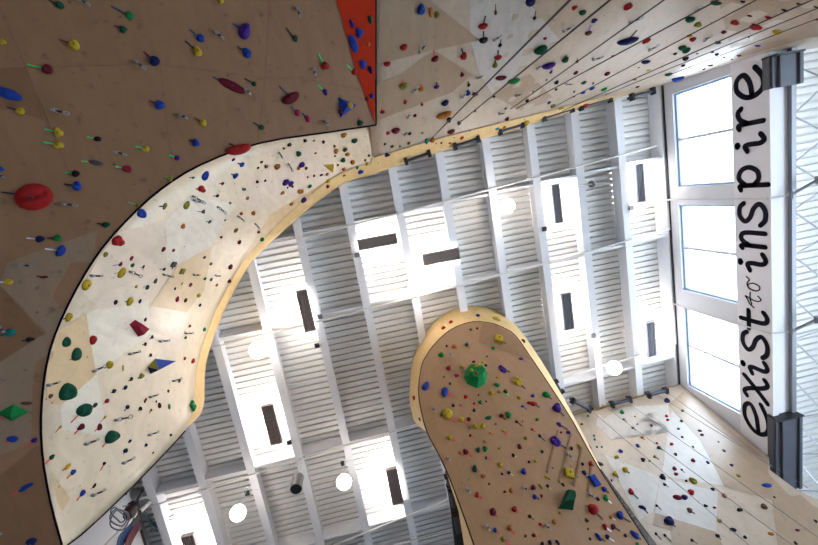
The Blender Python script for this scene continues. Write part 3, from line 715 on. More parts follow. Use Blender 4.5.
bm = bmesh.new(); tube(bm, [P(141, 530, 9.7), P(147, 550, 9.6)], .03, 8); tube(bm, [P(126, 494, 9.5), P(119, 480, 9.2)], .03, 8)
tag(obj('black_cable', bm, M['black']), 'short black cable beside the straps at the lower left', 'cable')
bm = bmesh.new(); c3 = P(153, 523, 10.2)
for k in range(9):
    a = -.3 + k*.28; e = c3 + V((math.cos(a)*(.35+.1*(k%3)), math.sin(a)*(.30+.07*(k%2)), .12))
    tube(bm, [P(144, 512, 10.0), c3 + V((0,0,-.05*(k%3)))*1, c3.lerp(e, .5) + V((0,.05,0)), e], .018, 6)
tag(obj('cable_bundle', bm, M['teal']), 'teal grey bundle of cables splaying under the deck at the bottom left', 'cable')

# ------------------------------------------------------------------ climbing holds
COL = dict(R=('red', (.55,.02,.02)), M=('maroon', (.20,.012,.03)), N=('navy', (.012,.02,.12)), B=('blue', (.02,.07,.45)), U=('purple', (.09,.025,.30)),
           G=('green', (.01,.30,.07)), D=('dark green', (.01,.11,.055)), K=('black', (.016,.014,.02)), Y=('yellow', (.74,.50,.03)), O=('orange', (.62,.20,.03)),
           V=('olive', (.36,.32,.05)), W=('brown', (.18,.08,.04)), I=('pink', (.62,.03,.16)), S=('grey', (.13,.13,.13)), L=('teal', (.02,.25,.24)), C=('crimson', (.42,.015,.05)))
HM = {k: mat('hold_' + v[0].replace(' ', '_'), tuple(c * .58 for c in v[1]), .7, spec=.15, noise=.12, nscale=3, bump=.25, bscale=30) for k, v in COL.items()}
TAPE = dict(g=('green', (.05,.62,.16)), k=('black', (.015,.013,.02)), w=('white', (.75,.75,.75)), r=('red', (.72,.05,.05)), m=('dark red', (.13,.015,.03)),
            y=('yellow', (.70,.58,.05)), b=('dark blue', (.03,.05,.12)), o=('orange', (.75,.22,.04)), u=('purple', (.2,.05,.4)))
TM = {k: mat('tape_' + v[0].replace(' ', '_'), v[1], .6) for k, v in TAPE.items()}
BOLT = M['dark']
SH = {}
def shape(kind, var):
    """unit hold: diameter 1 in xy, back face at z = 0"""
    key = (kind, var)
    if key in SH: return SH[key]
    rnd = random.Random(sum(map(ord, kind)) * 31 + var); bm = bmesh.new(); ph = [rnd.uniform(0, 6.28) for _ in range(6)]
    nu, nv = 16, 7
    H = dict(j=.48, b=.42, c=.36, p=.34, o=.40, d=.30, P=.42, s=.30, q=.34, t=.40, f=.30).get(kind, .4)
    def rad(a):
        if kind == 'q': return .5 / max(abs(math.cos(a)), abs(math.sin(a))) * .86
        if kind == 's': return .38 + .12 * math.cos(5*a + ph[0])
        if kind == 'P': return .5 * (math.cos(PI/4) / math.cos((a % (PI/2)) - PI/4))
        if kind == 'c':
            y = math.sin(a); return .5 * (1 if y < 0 else (1 - .55*y))
        if kind == 't': return .5 * (1 - .42 * max(0, math.sin(a/2 + 0)) ** 1.5) if 0 else .5 * (.62 + .38 * math.cos(a)) + .10
        if kind == 'j': return .46 + .035 * math.cos(2*a + ph[0]) + .03 * math.cos(3*a + ph[1])
        if kind == 'o': return .43 + .05 * math.cos(2*a + ph[0]) + .05 * math.cos(3*a + ph[1]) + .025 * math.cos(5*a + ph[2])
        return .49 + .01 * math.cos(2*a + ph[0])
    rings = []
    for i in range(nv + 1):
        t = i / nv
        if kind == 'P': s, z = 1 - t * .96, t * H
        elif kind == 'q': s, z = (1 - .16 * t if t < .75 else .88 - (t - .75) * 3.4), H * min(1, t * 1.25)
        else:
            e = t * PI / 2; s, z = math.cos(e) ** .75 if t < 1 else .0, H * math.sin(e)
        s = max(s, .02); r = []
        for k in range(nu):
            a = 2 * PI * k / nu; R = rad(a) * s; x, y = R * math.cos(a), R * math.sin(a); zz = z
            if kind in 'jo' and t > .3:
                zz += .05 * math.sin(7*x + ph[3]) * math.cos(8*y + ph[4])
            if kind == 'j':   # incut pocket on the upper half
                g = math.exp(-((x)**2 / .05 + (y - .17)**2 / .012)); zz -= .20 * g * (t > .2)
            if kind == 'd':
                g = math.exp(-((y) ** 2 / .0022)) * (abs(x) < .36); zz -= .14 * g * (t > .15)
            if kind == 'c': zz *= (1 - .25 * max(0, y * 2))
            if kind == 'f': zz += .07 * math.sin(3*a + ph[0]) * (t > .2) * (t < .95)
            r.append(bm.verts.new((x, y, max(zz, 0))))
        rings.append(r)
    for A, B in zip(rings, rings[1:]):
        for k in range(nu): bm.faces.new((A[k], A[(k+1) % nu], B[(k+1) % nu], B[k]))
    bm.faces.new(rings[-1]); bm.faces.new(rings[0][::-1])
    me = bpy.data.meshes.new('hold_' + kind); bmesh.ops.recalc_face_normals(bm, faces=bm.faces[:])
    for f in bm.faces: f.smooth = kind not in 'Pqf'
    bm.to_mesh(me); bm.free(); SH[key] = me; return me
SHN = dict(j='', b='round', c='crescent', p='oblong', o='lumpy', d='round slotted', P='pyramid', s='star-shaped', q='square', t='teardrop', f='faceted')
WALLN = dict(A='the brown overhang', R='the red wedge', B='the bright curved wall', C='the roped top wall', E='the brown tower', F="the tower's side band", D='the lower right wall')
bolt_me = None
def bolt_mesh():
    global bolt_me
    if bolt_me is None:
        bm = bmesh.new(); lathe(bm, [(.5, 0), (.5, .5), (.3, .6), (.28, .35), (.02, .35)], 8); bolt_me = bpy.data.meshes.new('bolt'); bm.to_mesh(bolt_me); bm.free(); bolt_me.materials.append(BOLT)
    return bolt_me
def add_obj(name, me, m, mw, parent=None):
    o = bpy.data.objects.new(name, me); col.objects.link(o)
    if m:
        if not me.materials: me.materials.append(m)
        o.material_slots[0].link = 'OBJECT'; o.material_slots[0].material = m
    if parent: o.parent = parent; mw = Matrix.Translation(-V(parent.location)) @ mw
    o.matrix_local = mw if parent else mw
    o.matrix_basis = mw
    return o
HOLDS = []   # parsed records
def parse(key, text):
    for ln in text.replace('\n', ';').split(';'):
        tk = ln.split()
        if not tk: continue
        x, y = float(tk[0]), float(tk[1]); s = tk[2]; ang = 0
        if '@' in s: s, a = s.split('@'); ang = float(a)
        w, h = (map(float, s.split('x')) if 'x' in s else (float(s), float(s)))
        c = tk[3][0]; k = tk[3][1] if len(tk[3]) > 1 else None
        tp = None; lab = None
        rest = tk[4:]
        if rest and rest[0] in TAPE: tp = (rest[0], float(rest[1]), float(rest[2])); rest = rest[3:]
        if rest: lab = ' '.join(rest)
        HOLDS.append(dict(wall=key, x=x, y=y, w=w, h=h, ang=ang, c=c, k=k, tape=tp, lm=lab))
parse('A', '''58 5 8 Dt k 49 0; 128 15.5 8x9 Gt b 111 6; 123 29.5 8x7 D m 114 25.5; 74.3 45.5 10 Y m 59.5 39.5; 3 42 6 Y; 47.3 69.5 10 M g 27.5 64.5
8 94 22x11@15 Bp k -10 90 the blue wedge at the left picture edge
220.6 1 6 Y; 200.5 38.5 8 B b 189.5 29.5; 197.5 51.7 10 Y k 185 41; 244.5 31.5 18x11@-55 Uj b 232.5 23.5 the purple oblong on the overhang
246.8 53 10x9@-60 B b 237 46; 294 38.5 6x7 Dt k 286 28; 154.5 61 10 N m 143.4 51.5; 232 86 26x9@20 Mp b 212.7 77 the long dark red blade
254 84 5 D k 244.5 78.5; 290 97 20x12@-28 Mc b 279 86 the dark red half moon
20.5 111 8x7 Y k 7 107; 58.7 132.5 9 Y g 45 129; 58.7 145 9 Y g 44 142; 97.5 139 7x5 K g 87 137; 95.7 162.7 12x5@12 Sp g 81.5 161; 75.7 173.7 7 K g 65.5 172.6
77 186 8x10 B k 64 184; 1.5 169 5 B; 34 197 31x26@-20 Rd k 1.5 192 the big red slotted disc
127 169 9x7@15 C g 115.5 166.5; 146 149 7 Y g 135.7 146.5; 159.5 105 10x9 B m 149 100.5; 203 123 7 Y m 194.5 118; 196 143 8 B m 189 140
177 158 5 U g 169 155; 169.6 179 6 V g 165.5 176.6; 261.5 127.5 6x5 D k 253 122.5; 238 148 25x13@-14 Rc k 229 143.6 the red half moon by the dark edge
297.3 113 6x7 I b 291 107; 308 119 6x7 I b 302 113; 325 66 9 R g 318 53.5; 354 72 6 R g 347 65; 325 92 8x5@50 U g 318 85; 360 123 7x6 D r 358.7 117
347.6 106.5 6 Yb; 340 111.5 6x5 M; 40 239 8x7 N w 26.6 238; 57.8 238 7 G m 47.3 238; 59.6 250.5 13x9@-60 Bc w 45 248.6; 106 224.7 7x6 D k 97 223.3
138 205 5x4 V g 128.4 202.4; 44 277 7x3 M k 36.7 276; 8.6 282 8x7 Y w 0 282; 10 332.6 12x8@-15 Lj m -2 336 the teal hold near the left picture edge
30 339.4 9x5@-8 K k 22 340.7; 26.6 403 9x4@15 W; 12.8 438.6 10x7@30 B r 4.8 443; 34.6 440 7x5@-60 U r 24.5 446; 26 487 14x6@-20 B r 12 495; 31.4 541.6 10 N
13 412.5 24x19@10 GP r -2 420 the green pyramid at the left''')
parse('R', '''351.5 24 9x6@70 U o 349.7 11; 359 33 10 B; 370 20 10x6@70 D y 369 10; 353 44 17x9@62 Bp k 351 34 the long blue hold on the red wedge
368 44.5 5 O o 366.6 34; 362.5 64.5 11x8@70 B o 362 56; 370 70 9x5@65 N w 369 63; 371.5 96 6x5 U o 371 89; 367 99 5x4 M''')
parse('B', '''141 213.4 10x8@-60 B w 127.5 214.3; 117 240.7 13x11@-45 Ro k 105.5 239.5 the red oval on the dark edge line
105 254 5 V; 131 258 4.5 C; 120 264 5x4 M u 112 265.5; 132 265 4.5 D; 143 266.5 4x3@-20 W k 140 268; 121 272.5 9x8 Yb k 113.7 273.7; 85.5 284.4 10x9 Yj
135.7 286.5 4x3@-50 Y; 146.7 287 4.5 D; 129 301 8x7 Y k 122 302; 139.4 301 4 K; 115 302 4.5 K k 111.5 303
164.5 206 7x4@-20 V k 158.7 206.5; 186 205 9x6@-20 V; 203 211.4 5x4@-20 S k 192.6 212; 230 203 3 V; 241 213.4 4x3@-30 R; 209.5 221.5 4x3 S k 205 221.5; 224.7 220 3x2 W
235.7 230 5 V; 182.5 226 6x5@-20 O b 175 227; 221 237 3 M; 239 242 5x4@-30 M; 163 249 5x4 M; 173 250 4x3@-30 C; 173 264 7x5@-70 Sq k 172 269 the darker striped pair hold; 181.6 271 7x5@-80 Vq
164 269 3.5x3 K k 158.7 269; 155 280.7 6x4@-30 S k 152 283; 204 257 3 K; 210.6 263.6 3 W; 230 266.6 5x6 M; 229 281 5x4@-60 M; 204.5 278.5 3.5 D; 211 279.4 3 D
216.5 285 3 V; 190 284.4 4 M; 174.6 288.4 3 N; 181.6 283.4 3.5x2 V k 177 284.5; 198 295 5x4@-50 Y; 176.7 299 7x4@-80 I; 185 300 4 M
68 317 8x7 Yj k 63 319; 65.5 342 12x7@-70 Dj m 55 345.5; 75 357 16x9@-62 Dt m 64.5 362.7; 92 339.8 8 Rj k 84.4 344; 145 319.4 3.5 M; 108.6 364.6 9x6@-70 Yj k 104 368; 145 344 3.5x3 M k 142 345
123 368 5x2 Y; 141 376 6x5@-60 V k 137.5 378.5; 131 379 3.5 K k 128 381; 125 387.5 4 N k 122 389.5; 113.7 391 4.5 K k 110.5 393; 50 396 5 W k 45.5 399.5
66 392 19x14@-62 Dj r 51 403.5 the upper big dark green hold; 151.7 337 3.5 N k 149 339; 150.4 355 3 K k 148.5 356.5; 199.6 305 3 K; 189.5 326 3.5x2.5@-40 C; 185.3 337.6 3 D; 204 329.3 4.5x3.5@-40 G
184.4 358.3 3 R; 192.6 361 5x4.5 R; 179 381 3x3.5 W; 168 391 3 M; 145.5 399.6 3 R; 159 405.6 6x4@-60 M; 169 406.5 6x2.5@-75 G; 192 406 8.5x7.5@-15 Gq the bright green square
144.5 401.5 2.5 M; 156 401.5 2 K; 127 407 4.5x3.5@-60 N k 124 411; 140 408.6 4 K k 137.5 411; 151 410 2.2 K k 149 413; 106.5 401 4.5 C r 103 404; 94.6 405 4.5 D r 91 408
83 410 14x13@-60 Dj r 70.6 422.6 the middle big dark green ball; 80.5 427 8x6@-70 M r 74 434; 99 427 7x5@-40 M r 94.5 431; 104.7 417 3 Y r 100 422; 110.6 436.7 14x12@70 Dj r 102 447 the lower big dark green ball
129.7 441 3.5 N k 128 443; 125 450.6 5x4@-70 N k 123 454; 145.7 445 3.5x2.5@-60 N k 144 447; 153 452.7 2.5x2 K; 170.5 435 3 D; 104 463.4 3.5 N r 100 470.5; 94 485.7 4x3 K r 90.5 489
82 493 5.5 B r 76.5 500.6; 72.8 472 5.5 B r 66.6 478.5; 67.2 466.5 6x5 Y r 62 470.5; 51.4 457 5 D r 45 464; 60 427 3.5x2.5@-50 Y r 55 432.5
205 175.7 11x6@-35 Bj; 201.4 189 8x7@-60 Ro b 196 189; 222.5 183.4 4.5x3@-20 R b 219 183.5; 233.4 159.6 4x2.5@-10 N; 241.7 164.5 6x4.5 B b 237.5 163; 235.3 175.7 8x4.5@-15 B b 231 174
193 177.6 3x2.5 D b 189 177.6; 217.3 195.7 3.5x3 K b 213 196; 244 189.3 4x3@20 S b 241.5 187.5; 247.3 198 4.5x3@-30 O
289.4 144.6 5x3.5 K; 284 148.2 3.5x2.5 K; 261.5 162 3.5x2.5 W; 258 167.8 3x2 K; 266 166.4 4.5x4 W; 277 166.4 7x6 O; 257 181.6 3.5x3@-30 K; 265 180.5 3x2.5 K; 285.5 182 8x7 Uo the purple cluster near the roof; 290.5 183.5 7x6 Uo
282.4 192.6 5x3.5 O; 253 213 5x4@-50 O; 258.4 232 3.5x3@-40 M; 261.7 239 5x4@-20 G; 291.4 203.7 4.5x3.5 O; 299 191 4 O
305 140.6 4.5x3.5 K; 314 140.6 3x2 V; 323.4 141.8 3.5 K; 298.5 153.5 6.5x6 D; 315.5 153 3x2 W; 301.5 164.6 8x5@-15 U; 298.5 168 4 O; 306 168 3.5 W
336 151 5.5x5 O; 334.5 146 3.5x3 W; 335 156 2.2 W; 343.6 135 7.5x5 O; 354.3 140 6.5x6 Dc; 345 149.7 5x4.5 W; 347.4 154.3 5x4@30 O; 343 160 5.5x4.5 D; 352.6 162 5x4.5 O; 357 167.4 5x3.5 G
360.4 171.5 8x4.5@-15 B; 367 164 4 Y; 378.2 162.4 4x3 Y; 365.3 160 2.5 W; 369 155.5 2.5 W; 337.8 165 2.2 W; 344 169 4.5x3.5 O; 344 175 4.5x3 O; 327 174 3.5x3 O; 328 180.7 5.5x3.5@-15 Y; 327.5 186 4.5 M
321.3 174.8 4x2.5 N; 314 175.6 2.5 K; 307.7 177 2.5 R; 309.7 186 4.5 G; 301 191.3 6x4.5 O; 303.4 199.6 7.5x4.5@-35 U; 292.4 186.5 2.5 N; 287.5 187.5 2.2 K''')
parse('C', '''421 9.4 10x8.5@90 B r 421 0 the round blue hold with red tape; 430.7 12 9x5@80 Oj r 430 5.5; 437 14.5 7x6@-60 V; 483 25 10x7@-10 Rc k 485.5 15.5; 483.4 39 9.5x7@-10 Kc k 483.4 31
403.5 46 8x7@-20 Rc r 402 37.6; 387 63 7.5x6 Rc r 385 56.6; 434.7 57.8 8x7@-40 Mc r 433.6 50; 463.6 56 7.5x6.5 R k 461.6 48.4; 462 74.6 5.5x4@-20 M k 461.5 71.5; 468.7 85 3 K k 468 81
403.5 85 9x8 Vc r 401 80; 421 89 6x4.5@15 O r 421 84; 436.4 86.2 6x4.5@-10 Uc k 436.5 82; 405 101.8 4.5 R r 404.5 98; 422 104.4 3.5x3 R r 421.5 101; 382.4 111.7 5x4@30 C r 381 107.5
415 115.5 4x3 C; 409.6 133.6 4x2.5 K; 422.3 133 3x2 V; 395.5 129.6 9x7.5 Mc; 388 133 5x3.5 I; 384.8 144 2.5 K; 392 146.4 4.5x2.5@-10 W; 387 154.7 8x4 N
444.8 102 8x7@-30 Nc; 443.8 114 17x8@-18 Oc the orange half moon; 468 92.9 6x5 B; 474.8 94 8x5@15 Ms; 449 119.6 6x5@-20 K; 459 123 4.5x4@-30 S; 451 131 8x5.5@-20 Mc
426.6 141 5x6 L; 432.4 139.8 5.5 O; 435.7 143 2.5x2 K; 441 142.4 3x2.5 K; 449.7 142.7 4x2.5@-10 R; 461.6 137.4 5x4@-20 R; 453.7 137 2.5x2 K; 470 130.7 2.5x2 V; 408.8 143 3.5x3 W; 400 146.4 2.2 W; 378 162.5 2.2 Y
530.4 1.3 10x8 Nb; 495.7 12.4 5x3@85 W k 495.5 4; 534.5 18 4x3.5@80 K k 535.8 10.7; 500 45 4x3.5 K k 501 39; 498 56.5 8x6@-10 Rc k 498 50; 495 65 6x5@-30 V k 495 60
501 77 12x5.5@-2 Mc; 513.8 80 13x6.5@-15 Gc the green half moon under the second rope; 574.4 7.4 6x5@-60 R; 582.7 11.6 7x6@-20 Dc; 594.2 20.2 7x4@-15 N; 588.5 32.2 7x5.5@-30 Wc u 590.5 25.5
545 38.3 4x2.5 R; 541 49.5 15x8@-18 Dj the big dark green oval; 548.5 64.4 14x8@-28 Uc the dark purple half moon; 551 72 3 U k 552 69; 565.3 59.4 7x5.5@-40 D k 566 55; 577 61.4 3x3.5@80 K k 577.5 58
575.7 72.3 5x4@-20 M; 556.4 82 5x3.5@-20 K; 556 89 4x2.5@-20 K; 583.7 82 5.5x4@10 D k 581 80; 593 83 2.5x2 K; 546.5 79.7 3x2 V; 592 88 6x3.5@-15 B
494 96.4 3x2 K; 505.6 108.4 2.5x2 D; 527 100.4 4x3@-40 K; 507 118.7 4.5x3.5@-10 M; 497 128.4 5x3 L; 504 126.8 4x3 O; 526 122.4 7x6 Yo the yellow hold on an anchor bar; 524.3 119 2.5x2 W; 475 110.8 3x2 K; 533 91 2x1.5 K
549 102 5x3 U; 553 105.6 6x3@-5 V; 561 108 8x3@-10 Y; 574 91.3 2.5x2 K; 574 96 2.5x2 K; 583 92.4 5.5x3@-5 B; 585 105 9x4.5@-5 R k 585 103 the red hold hiding an anchor bar; 571 110.8 4x2 G
628 6.3 9x6@-30 R b 631 2; 628 39.6 20x9@-38 Nc k 637 30 the big navy half moon; 646.5 40.4 7x5@-75 Rj; 646 61 9x5@-10 Nc; 690.7 18.2 9x7@-15 Dc; 698 24.3 9x4.5@-12 V; 690 35.5 6x3.5@-8 Y; 693 38.8 6x4.5@-20 C
682.5 47 8x5@-10 D; 686.5 49.5 7x6 D; 675.3 53 4x3@-20 K; 685.7 58 6x4@-10 K; 683.3 65 4x3 K; 689.4 66.5 2.2x1.5 K; 697.3 53 3x1.8 K; 607 73 6x4@-20 M; 612.3 56 3x2.5 K; 648.6 69.7 5x2.5@-35 Y
638.7 66.9 2.5x2 K; 668.7 73.8 8x4.5@-8 D; 678.3 77.6 13x6@-20 Bj the long blue hold above the first window; 634.6 79 5x2.5@-15 R; 637.4 86.3 5x2.5 M; 604 88.8 7x3.5@-3 G; 704 68.8 3x2 N
716.5 2 11x5@-12 Dc; 735 22.3 9x5@-20 R; 750 15.3 5x3@-30 M; 756 26.4 13x6@-15 R; 768.8 17.3 7x3@-20 R; 724 31.4 5x3.5@-10 M; 717.8 42 6.5x3.5@-20 K; 712.4 51.5 4x2.5@-10 K; 717 53.6 4x3 K; 724.3 57 2.5x1.8 K
732 59 2x1.5 K; 739.3 55 5x2.5@-10 M; 710.7 64.9 6x2.5@-5 M; 704.3 68.6 2.5x1.5 K; 749 36.6 2.2x1.5 K; 757.8 45.4 6x2.5@-10 U; 777.6 31.4 9x5@-35 Y; 785 10 7x2.5@-20 K; 799 3.6 6x2.5@-25 W; 816 6.6 5x2@-20 K; 817 19 3x2 M; 743 1.3 5x2.5@-20 K''')
parse('F', '''443.8 328.6 5 Rj; 451 322.8 5 Rj; 477.7 316 5x4 U; 496.3 319.5 9x5@20 Y; 522.7 341.3 5.5x3.5@50 M; 415 398 5x4@80 R; 420.5 419 3.5 D; 575.4 427 6x4@55 N''')
parse('E', '''470.7 329.7 3x2.5 D; 477.2 328.6 2.5 K; 446.6 346 2.5 K; 454 346.7 6x5.5 O r 457 348.5; 466.5 345 4.5x4 D r 470 348; 441 355.3 6.5x5 G; 498.6 340 10x9@25 Yq k 506 343.7; 493 348.2 5x4 G; 487 356.6 2.5x1.8 D; 521 359 5x3@20 U u 526 362
502.4 369.3 9x7@80 Uf k 510 372.3 the upper purple faceted hold; 448.5 368.5 5.5x5@20 R; 462 367 4.5 Y; 456.5 375.4 6x4@20 I; 496.7 377.6 2.5x2 O; 517.3 381.7 10x9@10 Yf k 525 388.8 the yellow hold right of the big green volume; 444 377 2 W; 450 383.7 3.5x3 D
425.7 386.3 11x7@-65 Bj r 431 388; 444.7 392 11.5x7@-72 Bj r 455.4 397.3 the right one of two blue ovals; 497 385.3 5.5x4.5@70 G; 491.4 393.2 6 Y; 499 392 4.5x3 V; 505.4 391.6 5.5x4.5@50 D g 508.5 396; 519 397.8 4.5x4 Y; 465.6 397 5x4@20 R r 471 400; 453.2 405.6 3.5 K
460.4 405 2.5x2 O r 463.5 407.5; 474 403.6 3x2 R r 477.5 406; 480 402.3 4.5x4 G r 482.6 404.5; 486 401.5 2 K; 478.5 395 2 R; 474 410.5 3.5 N; 522.3 406.4 3.5x3 B k 526.7 409.7; 447.6 414.3 11x10@-60 Yj r 456.2 422.4 the large yellow hold left of centre; 441.4 415 3 G
461.5 419.6 6x5 Y r 467 424; 468.6 419.3 5x4 M r 472 421.5; 488 417.5 7x5@-30 Dc; 501.3 416 5.5x4@20 M k 505.7 420; 508 415.2 7.5x7 Go; 516.5 421.8 4.5x3@15 M k 522.5 426.5; 522.7 421.3 2 O; 469.8 428 3.5x3 V; 475.5 426.7 6x5@80 Y; 482.6 426.2 6x5.5@-60 Y
495.8 424 2.5 O; 490.4 432.8 4x3@15 Y r 494 435; 503.6 430.8 6x3.5@-5 Ys r 507 434.5; 470.3 435.6 3x2.5 M r 474.5 437.5; 449.6 437.8 5.5x5 Y r 455 441; 484.6 441.6 3.5x3 V r 487.3 444; 459.9 452.6 3.5x3 O r 463 456; 465.6 452 7x5.5@-20 Mo r 472 456.5
478.2 450 5.5x4.5@-70 D; 485 449 6x5.5 G; 519.4 446.9 5 M r 523 448.5; 499 448.5 2.5x2 O; 486 458 3 N r 491 459.3; 513.2 455.4 4x3.5 N y 516.5 457.5; 474.6 469 7.5x5.5@-75 Dj r 479.6 471; 500.3 464.7 7x6@-70 Ys; 525.5 438 4x3.5 V; 529 403 4x5@60 R; 483 476 6x5@-50 Os
532.5 396 4.5x3.5 B; 546 395 9x6.5@40 Gj k 551.5 399.3; 533.5 404 8x4.5@10 Ro k 539.5 407.5; 556.6 408.4 10x9@15 Uj k 564 416.3 the round purple hold at the right tower edge; 537 419.6 4x3.5 G; 532 429.5 3.5x2@25 R r 536 431.7; 559 424.6 6x4.5@80 U k 567.5 429.5
568.2 432.5 5x4@20 U k 572 435; 561 432.5 3x2 M; 539.6 436 4x3@20 N k 545 441; 555.3 441.6 11x10@40 Uf k 566 448.5 the large purple faceted hold; 571.5 448.5 3.5 N; 579.2 446.4 5x4 Y; 542 451.8 3.5x3 D; 529 462 3x2.5 K; 535.5 461 3.5x3 Y; 582.5 464.2 3.5x3 K; 590.5 463.9 5x4.5 R k 594 466
569 474 10x9.5@15 Yq k 578 477.3 the yellow square; 594 481 11x9@85 Bq the blue square block; 604 489.3 6x4.5@20 B k 609 493; 584.2 472.8 5.5x4.5@80 N; 563 484.7 4x3@80 D; 605.7 498.4 5.5 G w 611.5 503.7; 597.8 499.2 4x3.5 N; 592.8 509.5 12x9@10 Rj k 602.7 519.4 the large red hold at the lower right
619.7 515.6 8x7@15 B k 630.5 522.3; 586.7 520.5 5x3.5 W; 611 517.4 3.5x3 O w 615.5 520.5; 604.9 526.8 5.5 R w 611.4 532; 613 527 6x4.5@-50 M k 620 531; 598.3 537 7x5@85 B k 605 541; 607.3 537 5x4 N w 614 541.5; 590 539 2.5 K; 588 529 2 K; 625.3 535.6 3.5x3 N; 634.6 535 9x6@75 B k 641 539.5; 637.4 544 3.5 G
554 522 4.5x4 O; 552.4 468 2 G; 559.8 512.8 2.5 O; 523.4 471.8 6x5.5 B r 527.5 474.5; 502 474 3x2.5 N r 505.5 475.5; 508.8 472.8 4x3 N y 513.5 476; 489 484 2.2 M; 476.8 495 5 R r 482 498.3; 533 487.7 5.5 M; 540.7 486.4 5x3@80 V; 547.6 486 4x3.5@70 N y 551 490; 534.6 497 5x4.5 B k 539 499.5; 541.5 496 3.5x3 R; 511 490.5 6x4@-80 O
504.7 492 3x2.5 K o 505.7 496.5; 492.8 512 7.5x6.5@-40 Mj r 498 516.2 the dark maroon hold low on the tower; 514.3 509.5 6x5 R r 518.5 513; 529.6 516.4 4x3 K k 534 520; 509.3 528 6x5 O r 515 534.5; 495 530.4 4.5x4 B r 499.5 533.5; 540 524.3 3.5x2.5 R r 543.5 527.5; 525.5 536 3x2.5 M; 533.6 535.4 4.5x3 M r 537.5 537; 503.2 539.5 5x4.5 V r 509.5 545
542.3 544 4x3.5 K; 549.8 542.5 5x4@80 N; 557.5 542.5 5x3.5@80 N; 546.5 477 5x3@-5 Y k 550 480''')
parse('D', '''622 412.5 5x4 G; 623.6 419.6 3x2.5 D k 627 422; 632.7 428 3.5x2.5@20 D k 636 430.5; 635 416.7 2.2x1.5 O; 637.3 424.3 2.2x1.5 I; 651.3 425.7 3x2.5 M; 666.5 416.3 3.5x2.5 R; 667.7 420 3.5x2.5 R; 667 401 6x4.5 Nj the navy hold below the anchor bar by the window
682.5 411 3.5x2.5@10 K; 681.4 421.3 3x2.5 D; 678.4 429 3x2 K; 682.2 437.3 2.8x2 M; 671.5 444.4 4x3 R; 657 443.3 2.5x2 I; 659 448 5x3@15 D k 662.5 450.5; 642 437.5 3.5x2.5@20 O k 645 440; 637.6 445.7 4x3.5 B k 640.5 447.5; 620.6 451.3 5x4@25 B; 616.5 457.3 5x3.5 V; 643 460 5x4@15 K; 654.6 456.8 3.5x2.5 V k 659 459.5; 649.7 461 2.5x2 V
675.6 454.6 3.5x3 K; 674.5 469 4.5x3.5 M; 625.2 470 6x5@10 Y k 629.5 473.5 the right one of two yellow holds near the tower; 588 416 2.5 G; 581.8 424.3 3.5x2@30 R y 585.5 427; 575.4 414.4 2 N; 566.6 409.7 3 O; 593.9 435.8 2.2 L; 594.7 439.5 2.2 L; 597 447 2 D; 601.8 447 2 L; 579.8 433 2.8x2 O; 587 445.7 9x3.5@70 I the pink hold by the tower edge; 599.3 464 7x4.5@50 S
615.2 474.3 5.5x4.5@10 Y k 618.5 478; 631 492 5.5 R b 638.3 499; 642.4 507.8 6x5@60 N k 648 513.5; 662.4 477.3 6x5.5@20 Kj k 665.5 480.5 the round black hold under the ropes; 664.7 484.7 4x3@20 K k 669 487.5; 676 474.3 4.5x3@10 M; 681.7 470 2.5 K k 685 473; 686.2 481 2.8x2.2@20 K; 693 481 7x6@-10 Vf the gold faceted hold
691 492.6 7x5.5@15 R; 677.3 497.6 8x5@25 M; 684.5 497.6 6.5x4.5@10 N; 689.6 510.6 5.5x5@20 W k 695 514; 669 521.5 10x8@30 Nj k 675.5 527 the big navy oval at the bottom right; 656.6 505.8 3x2.5 K k 661.5 510; 656 534 3x2.5 K k 661.5 539.5; 665 535.4 3x2.5 K k 671 541.5; 692 540.5 3.5x3 K k 697.5 544
712.7 489.3 4.5x3@10 K; 705.6 506 4.5x3@30 K; 714.4 507.8 3.5x2@10 M; 693 460.8 4.5x3.5@10 M; 707.8 462.8 3.5x3 N; 717.5 536 4.5x3.5@30 K k 721 540; 611.6 480.6 2.2 K; 613 485.5 2.2 K; 621 496.8 2.2 N; 699.7 431 4x2.5@5 K; 701.8 435 4x2.5@5 K; 693 447 2.5 K; 718.4 442 2 K; 724 451 3 S
731.5 465.4 4x3@20 N; 738.4 476 4.5x3.5@10 V; 766.3 485.3 9x5@15 Bc y 771.5 489 the blue hold below the grey casing; 724.5 496 4.5x4 O y 729 498; 764 507 6x4.5@-20 W; 739.6 510 6x3.5@10 K; 774.4 497.4 2.2 K; 770.8 533.8 5.5x3 O; 797.4 530.4 4.5x2.5@20 M; 745 537.4 3.5x3@30 K; 733 529.8 6x3.5@20 K; 719.4 521 5x3 V; 795.6 543.4 3 K; 815.6 521.6 3.5x3 K''')
# volumes: named landmarks that are built separately
VOLS = [dict(wall='A', x=345, y=104, lm='the blue triangle volume'), dict(wall='B', x=160, y=366, lm='the blue pyramid volume'), dict(wall='B', x=137, y=328, lm='the crimson block volume'),
        dict(wall='B', x=329, y=168, lm='the yellow triangle volume'), dict(wall='E', x=476, y=376, lm='the big green volume'), dict(wall='E', x=567, y=500, lm='the dark green block volume')]

